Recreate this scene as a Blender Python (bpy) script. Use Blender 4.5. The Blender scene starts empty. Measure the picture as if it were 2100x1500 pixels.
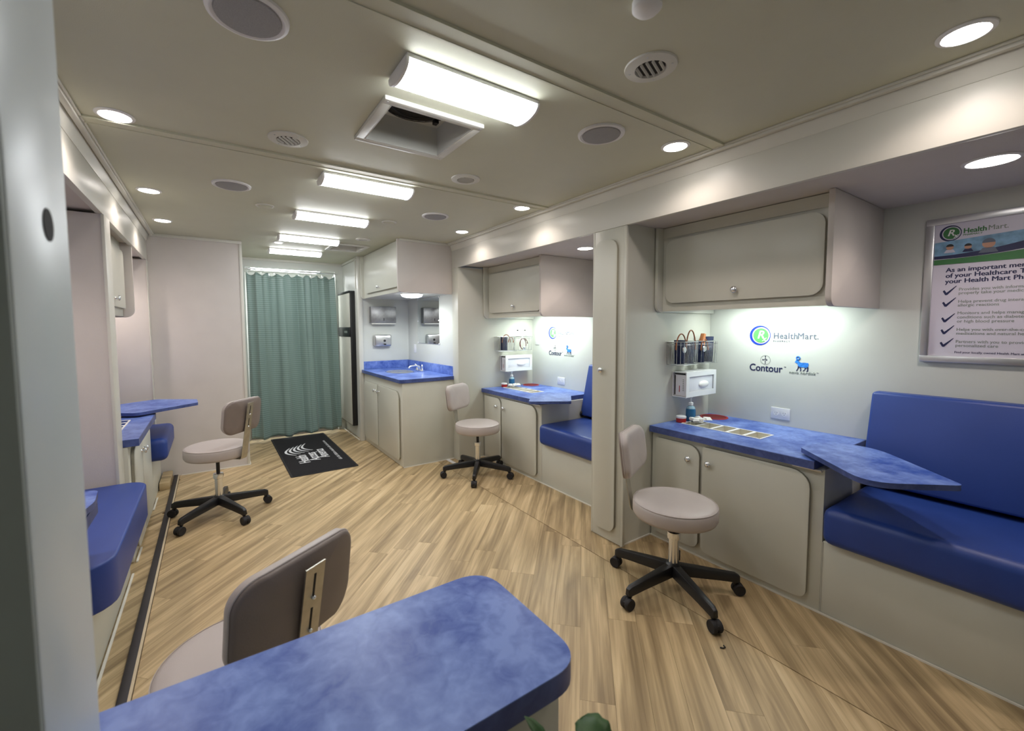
import bpy, bmesh, math, random
from mathutils import Vector, Matrix
random.seed(7)
PI = math.pi
S = bpy.context.scene
COL = S.collection

# ------------------------------------------------------------------ camera
cd = bpy.data.cameras.new('camera'); cam = bpy.data.objects.new('camera', cd); COL.objects.link(cam)
yaw, pitch, roll, F, CX, CY = .5877, .0616, -.0044, 876.62, 1019.5, 726.1
fw = Vector((math.sin(yaw)*math.cos(pitch), math.cos(yaw)*math.cos(pitch), -math.sin(pitch)))
r0 = Vector((math.cos(yaw), -math.sin(yaw), 0)); u0 = r0.cross(fw)
r_ = r0*math.cos(roll)+u0*math.sin(roll); u_ = -r0*math.sin(roll)+u0*math.cos(roll)
M = Matrix((r_, u_, -fw)).transposed().to_4x4(); M.translation = (0, 0, 1.45)
cam.matrix_world = M
cd.sensor_width = 36; cd.lens = F/2100*36; cd.shift_x = (1050-CX)/2100; cd.shift_y = -(750-CY)/2100
cd.clip_start = .02
cd.dof.use_dof = True; cd.dof.focus_distance = 2.6; cd.dof.aperture_fstop = 3.5
S.camera = cam
# ------------------------------------------------------------------ world, exposure
w = bpy.data.worlds.new('world'); S.world = w; w.use_nodes = True
w.node_tree.nodes['Background'].inputs[0].default_value = (.75, .8, .9, 1)
w.node_tree.nodes['Background'].inputs[1].default_value = .15
S.view_settings.view_transform = 'Standard'; S.view_settings.look = 'None'
S.view_settings.exposure = 1.7; S.view_settings.gamma = 1; S.view_settings.use_curve_mapping = False
TUBE = 7.5        # radiance of the fluorescent covers
DOWN_W = 3.6      # watts of each recessed downlight
CAB_W = 1.3       # watts under each wall cabinet
COOL = (.94, .97, 1.0); WARM = (1.0, .85, .78)

# ------------------------------------------------------------------ materials
def lin(c):
    return tuple((x/12.92 if x <= .04045 else ((x+.055)/1.055)**2.4) for x in c)
def srgb(r, g, b): return lin((r/255, g/255, b/255))
def newmat(name):
    m = bpy.data.materials.new(name); m.use_nodes = True
    nt = m.node_tree; return m, nt, nt.nodes['Principled BSDF']
def N(nt, t, **k):
    n = nt.nodes.new(t)
    for a, b in k.items(): setattr(n, a, b)
    return n
def mat(name, c, rough=.5, metal=0, var=.05, scale=6, bump=0, bscale=200, coat=0, spec=.5, stretch=(1, 1, 1)):
    m, nt, p = newmat(name)
    tc = N(nt, 'ShaderNodeTexCoord'); mp = N(nt, 'ShaderNodeMapping'); mp.inputs['Scale'].default_value = stretch
    nt.links.new(tc.outputs['Object'], mp.inputs[0])
    no = N(nt, 'ShaderNodeTexNoise'); no.inputs['Scale'].default_value = scale; no.inputs['Detail'].default_value = 4
    nt.links.new(mp.outputs[0], no.inputs['Vector'])
    rp = N(nt, 'ShaderNodeValToRGB')
    rp.color_ramp.elements[0].position = .3; rp.color_ramp.elements[1].position = .7
    rp.color_ramp.elements[0].color = (*[x*(1-var) for x in c], 1); rp.color_ramp.elements[1].color = (*[min(1, x*(1+var)) for x in c], 1)
    nt.links.new(no.outputs[0], rp.inputs[0]); nt.links.new(rp.outputs[0], p.inputs['Base Color'])
    p.inputs['Roughness'].default_value = rough; p.inputs['Metallic'].default_value = metal
    p.inputs['Specular IOR Level'].default_value = spec; p.inputs['Coat Weight'].default_value = coat
    if bump:
        n2 = N(nt, 'ShaderNodeTexNoise'); n2.inputs['Scale'].default_value = bscale
        nt.links.new(tc.outputs['Object'], n2.inputs['Vector'])
        b = N(nt, 'ShaderNodeBump'); b.inputs['Strength'].default_value = bump; b.inputs['Distance'].default_value = .002
        nt.links.new(n2.outputs[0], b.inputs['Height']); nt.links.new(b.outputs[0], p.inputs['Normal'])
    return m
def emit(name, c, s):
    m, nt, p = newmat(name)
    p.inputs['Base Color'].default_value = (.8, .8, .8, 1)
    p.inputs['Emission Color'].default_value = (*c, 1); p.inputs['Emission Strength'].default_value = s
    return m
def clouds(name, c1, c2, rough, scale=5):
    m, nt, p = newmat(name)
    tc = N(nt, 'ShaderNodeTexCoord')
    a = N(nt, 'ShaderNodeTexNoise'); a.inputs['Scale'].default_value = scale; a.inputs['Detail'].default_value = 7; a.inputs['Roughness'].default_value = .62; a.inputs['Distortion'].default_value = .35
    b = N(nt, 'ShaderNodeTexNoise'); b.inputs['Scale'].default_value = scale*5; b.inputs['Detail'].default_value = 5; b.inputs['Distortion'].default_value = .8
    for n in (a, b): nt.links.new(tc.outputs['Object'], n.inputs['Vector'])
    mx = N(nt, 'ShaderNodeMath', operation='MULTIPLY_ADD'); mx.inputs[1].default_value = .35
    nt.links.new(b.outputs[0], mx.inputs[0])
    mm = N(nt, 'ShaderNodeMath', operation='MULTIPLY'); mm.inputs[1].default_value = .72; nt.links.new(a.outputs[0], mm.inputs[0])
    nt.links.new(mm.outputs[0], mx.inputs[2])
    rp = N(nt, 'ShaderNodeValToRGB'); rp.color_ramp.elements[0].position = .41; rp.color_ramp.elements[1].position = .66
    rp.color_ramp.elements[0].color = (*c1, 1); rp.color_ramp.elements[1].color = (*c2, 1)
    nt.links.new(mx.outputs[0], rp.inputs[0]); nt.links.new(rp.outputs[0], p.inputs['Base Color'])
    p.inputs['Roughness'].default_value = rough
    return m
def woodmat():
    m, nt, p = newmat('oak_vinyl')
    tc = N(nt, 'ShaderNodeTexCoord'); oi = N(nt, 'ShaderNodeObjectInfo')
    mul = N(nt, 'ShaderNodeMath', operation='MULTIPLY'); mul.inputs[1].default_value = 37; nt.links.new(oi.outputs['Random'], mul.inputs[0])
    cx = N(nt, 'ShaderNodeCombineXYZ'); nt.links.new(mul.outputs[0], cx.inputs[0]); nt.links.new(mul.outputs[0], cx.inputs[1])
    add = N(nt, 'ShaderNodeVectorMath', operation='ADD'); nt.links.new(tc.outputs['Object'], add.inputs[0]); nt.links.new(cx.outputs[0], add.inputs[1])
    def noise(st, sc, det, dist):
        mp = N(nt, 'ShaderNodeMapping'); mp.inputs['Scale'].default_value = st; nt.links.new(add.outputs[0], mp.inputs[0])
        n = N(nt, 'ShaderNodeTexNoise'); n.inputs['Scale'].default_value = sc; n.inputs['Detail'].default_value = det; n.inputs['Distortion'].default_value = dist
        nt.links.new(mp.outputs[0], n.inputs['Vector']); return n.outputs[0]
    a = noise((.55, 6, 1), 2.2, 4, .7); b = noise((1.1, 42, 1), 2.4, 4, .25); c = noise((.3, 15, 1), 1.5, 2, .2)
    def ma(op, x, y, z=None):
        n = N(nt, 'ShaderNodeMath', operation=op)
        for i, q in enumerate((x, y, z)):
            if q is None: continue
            if isinstance(q, float): n.inputs[i].default_value = q
            else: nt.links.new(q, n.inputs[i])
        return n.outputs[0]
    s = ma('ADD', ma('MULTIPLY', a, .52), ma('ADD', ma('MULTIPLY', b, .17), ma('MULTIPLY', c, .30)))
    s = ma('ADD', s, ma('MULTIPLY', ma('SUBTRACT', oi.outputs['Random'], .5), .06))
    rp = N(nt, 'ShaderNodeValToRGB'); e = rp.color_ramp.elements
    e[0].position = .36; e[0].color = (*srgb(136, 115, 83), 1); e[1].position = .70; e[1].color = (*srgb(224, 203, 164), 1)
    k = e.new(.47); k.color = (*srgb(172, 149, 111), 1); k = e.new(.57); k.color = (*srgb(204, 179, 137), 1)
    nt.links.new(s, rp.inputs[0]); nt.links.new(rp.outputs[0], p.inputs['Base Color'])
    p.inputs['Roughness'].default_value = .42
    bu = N(nt, 'ShaderNodeBump'); bu.inputs['Strength'].default_value = .12; bu.inputs['Distance'].default_value = .001
    nt.links.new(b, bu.inputs['Height']); nt.links.new(bu.outputs[0], p.inputs['Normal'])
    return m
def curtainmat():
    m, nt, p = newmat('green_curtain_cloth')
    tc = N(nt, 'ShaderNodeTexCoord'); sp = N(nt, 'ShaderNodeSeparateXYZ'); nt.links.new(tc.outputs['Object'], sp.inputs[0])
    wv = N(nt, 'ShaderNodeTexWave'); wv.wave_type = 'BANDS'; wv.bands_direction = 'Z'; wv.inputs['Scale'].default_value = 12; wv.inputs['Distortion'].default_value = .3
    nt.links.new(tc.outputs['Object'], wv.inputs['Vector'])
    rp = N(nt, 'ShaderNodeValToRGB'); rp.color_ramp.elements[0].color = (*srgb(108, 132, 126), 1); rp.color_ramp.elements[1].color = (*srgb(136, 158, 151), 1)
    nt.links.new(wv.outputs[0], rp.inputs[0]); nt.links.new(rp.outputs[0], p.inputs['Base Color'])
    r2 = N(nt, 'ShaderNodeMapRange'); r2.inputs['To Min'].default_value = .55; r2.inputs['To Max'].default_value = .33
    nt.links.new(wv.outputs[0], r2.inputs[0]); nt.links.new(r2.outputs[0], p.inputs['Roughness'])
    p.inputs['Sheen Weight'].default_value = .3
    return m
M_WALL = mat('painted_wall_panel', srgb(207, 209, 202), .5, var=.015, bump=.1, bscale=400)
M_FAB = mat('textured_vinyl_warm_tint', srgb(208, 202, 197), .6, var=.02, bump=.3, bscale=350)  # pinkish cast of the warm downlights kept in this colour
M_LAM = mat('grey_laminate', srgb(206, 206, 194), .36, var=.012)
M_CEIL = mat('ceiling_panel_vinyl', srgb(203, 203, 182), .6, var=.015, bump=.2, bscale=300)
M_TRIM = mat('pale_trim', srgb(212, 211, 202), .4, var=.01)
M_WHITE = mat('white_plastic', srgb(232, 232, 232), .4, var=.01)
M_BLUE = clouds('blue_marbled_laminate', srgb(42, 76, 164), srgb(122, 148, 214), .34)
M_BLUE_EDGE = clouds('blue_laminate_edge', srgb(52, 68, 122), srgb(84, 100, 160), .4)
M_VINYL = mat('blue_upholstery_vinyl', srgb(38, 66, 142), .42, var=.04, bump=.15, bscale=500)
M_TAUPE = mat('taupe_upholstery_vinyl', srgb(184, 175, 171), .42, var=.03, bump=.2, bscale=500)
M_TAUPE_D = mat('dark_taupe_vinyl_back', srgb(128, 116, 110), .5, var=.08, bump=.2, bscale=300)
M_BLACK = mat('black_plastic', srgb(26, 26, 28), .4, var=.1)
M_RUBBER = mat('black_rubber', srgb(30, 28, 30), .7, var=.1)
M_CHROME = mat('chrome', (.84, .86, .90), .2, 1, var=.02)
M_STEEL = mat('brushed_steel', (.62, .62, .62), .32, 1, var=.08, scale=40, stretch=(1, 1, 12))
M_STEEL_D = mat('dull_grey_steel', (.36, .36, .36), .38, 1, var=.1, scale=40)
M_BAR_STEEL = mat('floor_tinted_steel', (.52, .50, .44), .42, 1, var=.1, scale=30)  # khaki tint of the reflected floor kept in the steel colour
M_ALU = mat('satin_aluminium', (.72, .73, .75), .35, 1, var=.02)
M_MIRROR = mat('mirror_glass', (.9, .92, .91), .02, 1, var=0)
M_WOOD = woodmat()
M_GROUT = mat('floor_underlay', srgb(74, 58, 40), .8)
M_CURT = curtainmat()
M_TUBE = emit('lit_diffuser', COOL, TUBE)
M_DOWN = emit('lit_downlight', (1, .93, .88), 9)
M_LED = emit('lit_strip', (.95, 1, 1), 2.5)
M_GRILLE = mat('grey_speaker_cloth', srgb(158, 158, 158), .8, var=.1, scale=300, bump=.4, bscale=900)
M_DARK = mat('dark_void', srgb(34, 32, 30), .8)
M_MAT = mat('black_mat_pile', srgb(15, 13, 18), .95, var=.2, scale=200, bump=.6, bscale=700)
M_MATINK = mat('white_mat_print', srgb(225, 226, 228), .8)
M_RED = mat('red_plastic', srgb(176, 38, 32), .35)
M_NAVY = mat('navy_print', srgb(28, 34, 78), .5)
M_BLUEINK = mat('blue_print', srgb(20, 60, 190), .5)
M_GREENINK = mat('green_print', srgb(96, 186, 98), .5)
M_GREEN2 = mat('dark_green_print', srgb(58, 118, 66), .5)
M_PALEINK = mat('pale_grey_print', srgb(98, 106, 122), .5)
M_OX = mat('bright_blue_print', srgb(50, 130, 225), .5, var=.35, scale=60)
M_PAPER = mat('poster_paper', srgb(212, 208, 222), .35, var=.01)
M_GREYINK = mat('grey_green_print', srgb(128, 138, 132), .5)
M_CUFF = mat('navy_cuff_cloth', srgb(24, 34, 64), .8, var=.2, scale=40)
M_TUBING = mat('brown_rubber_tube', srgb(150, 88, 52), .4)
M_TAN = mat('tan_leather_pouch', srgb(168, 104, 58), .5)
M_WIRE = mat('white_coated_wire', (.7, .71, .72), .25, 1)
M_GEL = mat('blue_gel', srgb(40, 96, 140), .15)
M_LEAF = mat('leaf_green', srgb(62, 96, 52), .45, var=.25, scale=15)
M_TERRA = mat('terracotta', srgb(150, 92, 66), .8)
M_PILLAR = mat('satin_door_edge', srgb(212, 220, 222), .35, var=.01)
M_PILLAR_D = mat('dark_grey_green_jamb', srgb(160, 168, 164), .5)
M_STRIP = mat('dark_rubber_tread', srgb(46, 42, 44), .6, var=.1)
M_CREAM = mat('cream_edge', srgb(206, 190, 160), .5)
M_SKIN = mat('photo_skin_tone', srgb(196, 150, 126), .5)
M_PHOTO = mat('photo_blue_scene', srgb(120, 160, 190), .5, var=.35, scale=25)
M_EDGE_SHADE = mat('brown_grey_edge_shade', srgb(150, 146, 130), .5)  # grey-brown edging, darkened to draw the shadow lines around doors
M_LINER = mat('beige_bin_liner', srgb(206, 202, 188), .5)
M_SKIRT = mat('white_caulk_line', srgb(230, 226, 214), .5)
M_CTAPE = mat('white_tissue', srgb(238, 236, 232), .8)

# ------------------------------------------------------------------ mesh builder
class MB:
    def __init__(s): s.v = []; s.f = []
    def add(s, vs, fs):
        o = len(s.v); s.v += [tuple(v) for v in vs]; s.f += [tuple(i+o for i in f) for f in fs]; return s
    def bev(s, vs, fs, b, seg=2):
        if b <= 0: return s.add(vs, fs)
        bm = bmesh.new(); vv = [bm.verts.new(v) for v in vs]
        for f in fs: bm.faces.new([vv[i] for i in f])
        bm.normal_update()
        ed = [e for e in bm.edges if len(e.link_faces) == 2 and e.calc_face_angle(0) > .6]
        bmesh.ops.bevel(bm, geom=ed, offset=b, segments=seg, affect='EDGES', profile=.5, clamp_overlap=True)
        bm.verts.index_update()
        s.add([v.co[:] for v in bm.verts], [[v.index for v in f.verts] for f in bm.faces]); bm.free(); return s
    def box(s, x0, x1, y0, y1, z0, z1, b=0, seg=2):
        vs = [(x, y, z) for z in (z0, z1) for y in (y0, y1) for x in (x0, x1)]
        return s.bev(vs, [(0, 2, 3, 1), (4, 5, 7, 6), (0, 1, 5, 4), (1, 3, 7, 5), (3, 2, 6, 7), (2, 0, 4, 6)], b, seg)
    def prism(s, pts, ax, a, c, b=0, seg=2):
        n = len(pts)
        def P(p, t): return {'x': (t, p[0], p[1]), 'y': (p[0], t, p[1]), 'z': (p[0], p[1], t)}[ax]
        vs = [P(p, a) for p in pts]+[P(p, c) for p in pts]
        fs = [tuple(range(n))[::-1], tuple(range(n, 2*n))]+[(i, (i+1) % n, n+(i+1) % n, n+i) for i in range(n)]
        bm = bmesh.new(); vv = [bm.verts.new(v) for v in vs]
        for f in fs: bm.faces.new([vv[i] for i in f])
        bmesh.ops.recalc_face_normals(bm, faces=bm.faces)
        if b > 0:
            cap = [e for f in bm.faces if len(f.verts) == n and n != 4 for e in f.edges] if n != 4 else [e for e in bm.edges]
            bmesh.ops.bevel(bm, geom=list(set(cap)), offset=b, segments=seg, affect='EDGES', profile=.5, clamp_overlap=True)
        bm.verts.index_update()
        s.add([v.co[:] for v in bm.verts], [[v.index for v in f.verts] for f in bm.faces]); bm.free(); return s
    def lathe(s, c, prof, seg=24, ax='z', sx=1, sy=1):
        vs = []; fs = []
        for (r, h) in prof:
            for i in range(seg):
                t = 2*PI*i/seg; a, b2 = r*math.cos(t)*sx, r*math.sin(t)*sy
                d = {'z': (a, b2, h), 'x': (h, a, b2), 'y': (a, h, b2)}[ax]
                vs.append((c[0]+d[0], c[1]+d[1], c[2]+d[2]))
        for k in range(len(prof)-1):
            for i in range(seg):
                j = (i+1) % seg; fs.append((k*seg+i, k*seg+j, (k+1)*seg+j, (k+1)*seg+i))
        fs.append(tuple(range(seg))[::-1]); fs.append(tuple((len(prof)-1)*seg+i for i in range(seg)))
        return s.add(vs, fs)
    def tube(s, pts, r, seg=8, closed=False):
        pts = [Vector(p) for p in pts]; n = len(pts); vs = []; fs = []
        up = None
        for i, p in enumerate(pts):
            if closed: t = pts[(i+1) % n]-pts[i-1]
            else: t = pts[min(i+1, n-1)]-pts[max(i-1, 0)]
            t.normalize()
            if up is None: up = t.orthogonal().normalized()
            up = (up-t*up.dot(t)).normalized(); q = t.cross(up)
            rr = r[i] if isinstance(r, (list, tuple)) else r
            for k in range(seg):
                a = 2*PI*k/seg; vs.append(p+up*math.cos(a)*rr+q*math.sin(a)*rr)
        m = n if closed else n-1
        for i in range(m):
            for k in range(seg):
                l = (k+1) % seg; j = (i+1) % n
                fs.append((i*seg+k, i*seg+l, j*seg+l, j*seg+k))
        if not closed:
            fs.append(tuple(range(seg))[::-1]); fs.append(tuple((n-1)*seg+k for k in range(seg)))
        return s.add([v[:] for v in vs], fs)
    def ball(s, c, rx, ry, rz, seg=14, rings=8):
        prof = [(max(.0005, math.sin(PI*i/rings)), -math.cos(PI*i/rings)) for i in range(rings+1)]
        vs = []; fs = []
        for r, h in prof:
            for k in range(seg):
                t = 2*PI*k/seg; vs.append((c[0]+rx*r*math.cos(t), c[1]+ry*r*math.sin(t), c[2]+rz*h))
        for k in range(rings):
            for i in range(seg):
                j = (i+1) % seg; fs.append((k*seg+i, k*seg+j, (k+1)*seg+j, (k+1)*seg+i))
        return s.add(vs, fs)
    def build(s, name, m, parent=None, smooth=35, label=None):
        off = Vector((0, 0, 0)); q = parent
        while q is not None: off += q.location; q = q.parent
        me = bpy.data.meshes.new(name); me.from_pydata([Vector(v)-off for v in s.v], [], s.f)
        bm = bmesh.new(); bm.from_mesh(me)
        bmesh.ops.recalc_face_normals(bm, faces=bm.faces); bm.to_mesh(me); bm.free()
        me.materials.append(m)
        if smooth:
            me.polygons.foreach_set('use_smooth', [True]*len(me.polygons))
            me.set_sharp_from_angle(angle=math.radians(smooth))
        me.update()
        o = bpy.data.objects.new(name, me); COL.objects.link(o); o.parent = parent
        if label: o['label'] = label
        return o
def rr(u0, u1, v0, v1, r, n=5):
    """rounded rectangle outline; r = radius or (at u1v1, u0v1, u0v0, u1v0)"""
    if not isinstance(r, (tuple, list)): r = (r,)*4
    out = []
    for (cu, cv, a0, q) in ((u1, v1, 0, r[0]), (u0, v1, 90, r[1]), (u0, v0, 180, r[2]), (u1, v0, 270, r[3])):
        su = -1 if cu == u1 else 1; sv = -1 if cv == v1 else 1
        if q <= 0: out.append((cu, cv)); continue
        for i in range(n+1):
            t = math.radians(a0+90*i/n); out.append((cu+su*q+q*math.cos(t), cv+sv*q+q*math.sin(t)))
    return out
def roundpoly(pts, rs, n=5):
    out = []; m = len(pts)
    for i in range(m):
        p = Vector(pts[i]); a = (Vector(pts[i-1])-p); b = (Vector(pts[(i+1) % m])-p); r = rs[i]
        if r <= 0: out.append(tuple(p)); continue
        a.normalize(); b.normalize(); A = p+a*r; B = p+b*r
        for k in range(n+1):
            t = k/n; out.append(tuple(A*(1-t)**2+p*2*t*(1-t)+B*t*t))
    return out
def thing(name, label, cat, loc=(0, 0, 0), group=None):
    o = bpy.data.objects.new(name, None); COL.objects.link(o); o.location = loc; o.empty_display_size = .05
    o['label'] = label; o['category'] = cat
    if group: o['group'] = group
    return o
def tag(o, label, cat, group=None, kind=None):
    o['label'] = label; o['category'] = cat
    if group: o['group'] = group
    if kind: o['kind'] = kind
    return o
def struct(name, mb, m, label=None, parent=None):
    o = mb.build(name, m, parent)
    if parent is None: o['kind'] = 'structure'
    if label: o['label'] = label
    return o
def dup(root, d, label=None, group=None, parent=None):
    r = root.copy(); COL.objects.link(r); r.parent = parent
    if parent is None:
        r.location = root.location+Vector(d)
        if label: r['label'] = label
        if group: r['group'] = group
    for ch in list(root.children): dup(ch, d, parent=r)
    return r
def text(s, size, m, mtx, parent, name='lettering', bold=0, ext=.0006, align='LEFT', sx=1, shear=0, space=1, width=None):
    c = bpy.data.curves.new(name, 'FONT'); c.body = s; c.size = size; c.extrude = ext; c.align_x = align
    c.shear = shear; c.space_character = space; c.resolution_u = 3
    o = bpy.data.objects.new(name, c); COL.objects.link(o)
    dg = bpy.context.evaluated_depsgraph_get(); me = bpy.data.meshes.new_from_object(o.evaluated_get(dg))
    bpy.data.objects.remove(o); bpy.data.curves.remove(c)
    if bold:      # heavier strokes: the outline repeated a hair to each side
        vs = [v.co.copy() for v in me.vertices]; fs = [tuple(p.vertices) for p in me.polygons]; V = []; Fc = []
        for k, (dx, dy) in enumerate(((0, 0), (bold, 0), (-bold, 0), (0, bold*.6), (0, -bold*.6))):
            V += [(v.x+dx, v.y+dy, v.z+k*1e-6) for v in vs]; Fc += [tuple(i+k*len(vs) for i in f) for f in fs]
        me = bpy.data.meshes.new(name); me.from_pydata(V, [], Fc)
    if width: xs_ = [v.co.x for v in me.vertices]; sx = width/(max(xs_)-min(xs_))
    off = Vector((0, 0, 0)); q = parent
    while q is not None: off += q.location; q = q.parent
    me.transform(Matrix.Translation(-off) @ mtx @ Matrix.Diagonal((sx, 1, 1, 1)))
    me.materials.clear(); me.materials.append(m); me.name = name
    o = bpy.data.objects.new(name, me); COL.objects.link(o); o.parent = parent
    return o
def frame_m(o, x, y):
    x = Vector(x); y = Vector(y); z = x.cross(y); m = Matrix((x, y, z)).transposed().to_4x4(); m.translation = o; return m
def spot(loc, watts, color, size=2.4, blend=.8, r=.04, rot=(0, 0, 0)):
    l = bpy.data.lights.new('downlight_beam', 'SPOT'); l.energy = watts; l.color = color; l.spot_size = size; l.spot_blend = blend; l.shadow_soft_size = r
    o = bpy.data.objects.new('downlight_beam', l); COL.objects.link(o); o.location = loc; o.rotation_euler = rot; return o
def area(loc, sx, sy, watts, color, rot=(0, 0, 0)):
    l = bpy.data.lights.new('strip_light', 'AREA'); l.shape = 'RECTANGLE'; l.size = sx; l.size_y = sy; l.energy = watts; l.color = color
    o = bpy.data.objects.new('strip_light', l); COL.objects.link(o); o.location = loc; o.rotation_euler = rot; return o

ZC = 2.35
XR, XL = 2.19, -.48           # header faces right and left
XW = 3.2                      # back wall of the right slide-out
XWL = -1.35                   # back wall of the left slide-out
DY = 2.195                    # spacing of the two right bays

# ------------------------------------------------------------------ floor
fl = struct('floor', MB().box(XWL-.1, XW+.1, -1.3, 8.2, -.06, -.005), M_GROUT, 'wood plank vinyl floor laid diagonally')
ANG = math.radians(45)
ca, sa = math.cos(ANG), math.sin(ANG)
def clip(poly, nx, ny, d):
    out = []
    for i in range(len(poly)):
        a, b = poly[i-1], poly[i]; fa, fb = a[0]*nx+a[1]*ny-d, b[0]*nx+b[1]*ny-d
        if (fa < 0) != (fb < 0):
            t = fa/(fa-fb); out.append((a[0]+(b[0]-a[0])*t, a[1]+(b[1]-a[1])*t))
        if fb < 0: out.append(b)
    return out
def lay(x0, x1, y0, y1, W, L, seed):
    rnd = random.Random(seed)
    cs = [(x*ca+y*sa, -x*sa+y*ca) for x in (x0, x1) for y in (y0, y1)]
    u0_, u1_ = min(c[0] for c in cs), max(c[0] for c in cs); v0, v1 = min(c[1] for c in cs), max(c[1] for c in cs)
    v = math.floor(v0/W)*W
    while v < v1:
        u = u0_-rnd.random()*L
        while u < u1_:
            ln = L*rnd.uniform(.8, 1.25); g = .0004
            q = [(u+g, v+g), (u+ln-g, v+g), (u+ln-g, v+W-g), (u+g, v+W-g)]
            q = [(a*ca-b*sa, a*sa+b*ca) for a, b in q]
            for nx, ny, d in ((-1, 0, -x0), (1, 0, x1), (0, -1, -y0), (0, 1, y1)):
                q = clip(q, nx, ny, d)
                if len(q) < 3: break
            if len(q) >= 3:
                ar = abs(sum(q[i-1][0]*q[i][1]-q[i][0]*q[i-1][1] for i in range(len(q))))/2
                if ar > .0004:
                    n = len(q); px = sum(p[0] for p in q)/n; py = sum(p[1] for p in q)/n
                    loc = [((p[0]-px)*ca+(p[1]-py)*sa, -(p[0]-px)*sa+(p[1]-py)*ca) for p in q]
                    me = bpy.data.meshes.new('plank')
                    me.from_pydata([(a, b, -.005) for a, b in loc]+[(a, b, 0) for a, b in loc], [],
                                   [tuple(range(n, 2*n))]+[(i, (i+1) % n, n+(i+1) % n, n+i) for i in range(n)])
                    me.materials.append(M_WOOD); o = bpy.data.objects.new('plank', me); COL.objects.link(o)
                    o.parent = fl; o.location = (px, py, 0); o.rotation_euler = (0, 0, ANG)
            u += ln
        v += W
lay(-.315, 1.986, -.35, 6.32, .135, .95, 1)
lay(1.991, 2.52, -.35, 4.17, .135, .95, 2)
lay(-.5, -.362, 1.2, 5.2, .135, .95, 3)
struct('trim_1', MB().box(-.362, -.328, .9, 5.56, -.004, .012, .002), M_STRIP, 'dark rubber tread strip along the left slide-out')
struct('trim_2', MB().box(-.328, -.318, .9, 5.2, -.004, .009), M_CREAM, 'cream edge beside the dark tread strip')

# ------------------------------------------------------------------ ceiling with two hatch openings
def holed(x0, x1, y0, y1, z0, z1, holes):
    xs = sorted({x0, x1, *[h[0] for h in holes], *[h[1] for h in holes]}); ys = sorted({y0, y1, *[h[2] for h in holes], *[h[3] for h in holes]})
    mb = MB()
    for i in range(len(xs)-1):
        for j in range(len(ys)-1):
            cx_, cy_ = (xs[i]+xs[i+1])/2, (ys[j]+ys[j+1])/2
            if any(h[0] < cx_ < h[1] and h[2] < cy_ < h[3] for h in holes): continue
            mb.box(xs[i], xs[i+1], ys[j], ys[j+1], z0, z1)
    return mb
H1 = (.625, 1.005, 1.69, 2.055); H2 = (1.13, 1.44, 4.75, 5.1)
struct('ceiling', holed(XL-.1, XR+.1, -1.3, 6.4, ZC, ZC+.03, [H1, H2]), M_CEIL, 'beige ceiling panels')
for i, (y, n) in enumerate(((1.18, 3), (2.50, 4), (5.2, 5))):
    mb = MB().box(XL, XR, y, y+.062, ZC-.007, ZC)
    mb.box(XL, XR, y-.004, y+.004, ZC-.010, ZC); mb.box(XL, XR, y+.058, y+.066, ZC-.010, ZC)
    if i < 2: struct('trim_%d' % n, mb, M_CEIL, 'flat batten across the ceiling seam')
def hatch(h, depth, label, fan):
    t = thing('roof_hatch', label, 'roof vent', ((h[0]+h[1])/2, (h[2]+h[3])/2, ZC))
    x0, x1, y0, y1 = h; b = .035
    fr = MB()
    for q in ((x0-b, x1+b, y0-b, y0), (x0-b, x1+b, y1, y1+b), (x0-b, x0, y0, y1), (x1, x1+b, y0, y1)):
        fr.box(*q, ZC-.018, ZC, .003)
    fr.build('frame', M_TRIM, t)
    sh = MB(); e = .006
    for q in ((x0, x0+e, y0, y1), (x1-e, x1, y0, y1), (x0+e, x1-e, y0, y0+e), (x0+e, x1-e, y1-e, y1)): sh.box(*q, ZC-.016, ZC+depth)
    sh.build('shaft', M_TRIM, t)
    MB().box(x0-e, x1+e, y0-e, y1+e, ZC+depth, ZC+depth+.01).build('lid', M_TRIM, t)
    if fan:
        cx_, cy_ = (x0+x1)/2, (y0+y1)/2
        MB().lathe((cx_, cy_-.03, ZC+depth-.012), [(.17, 0), (.17, .012)], 32).build('fan_opening', M_DARK, t)
        g = MB()
        for r in (.05, .09, .13, .165): g.tube([(cx_+r*math.cos(a*PI/12), cy_-.03+r*math.sin(a*PI/12), ZC+depth-.018) for a in range(24)], .002, 5, True)
        g.build('fan_guard', M_BLACK, t)
        MB().box(x1-.07, x1-.05, y1-.12, y1-.09, ZC+depth-.03, ZC+depth).build('crank', M_BLACK, t)
    for x in (x0-.02, x1+.02):
        for y in (y0-.02, y1+.02): MB().lathe((x, y, ZC-.020), [(.003, 0), (.004, .0018)], 8).build('screw', M_STEEL, t)
hatch(H1, .12, 'open square roof hatch with dark fan behind the nearest ceiling light', True)
hatch(H2, .10, 'far square roof hatch near the curtain, recess empty', False)

# ------------------------------------------------------------------ walls and headers
def skirt(x0, x1, y0, y1): return MB().box(x0, x1, y0, y1, 0, .007)
struct('wall_right', MB().box(XW, XW+.08, -1.3, 4.17, 0, 2.2), M_WALL, 'pale wall at the back of the right bays')
struct('trim_6', MB().box(XR, XR+.03, -1.3, 4.165, 2.09, ZC-.07, .002), M_TRIM, 'header beam over the right bays')
mb = MB(); mb.prism([(XR-.028, ZC), (XR+.03, ZC), (XR+.03, ZC-.075), (XR-.002, ZC-.075)], 'y', -1.3, 4.165); struct('trim_7', mb, M_TRIM, 'upper band of the right header')  # face tilted downward so the band falls into shade
mb = MB().box(XR-.05, XR-.026, -1.3, 6.3, ZC-.022, ZC, .003).box(XR-.06, XR-.05, -1.3, 6.3, ZC-.010, ZC, .002); struct('trim_8', mb, M_TRIM, 'crown strip on the right edge of the ceiling')
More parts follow.
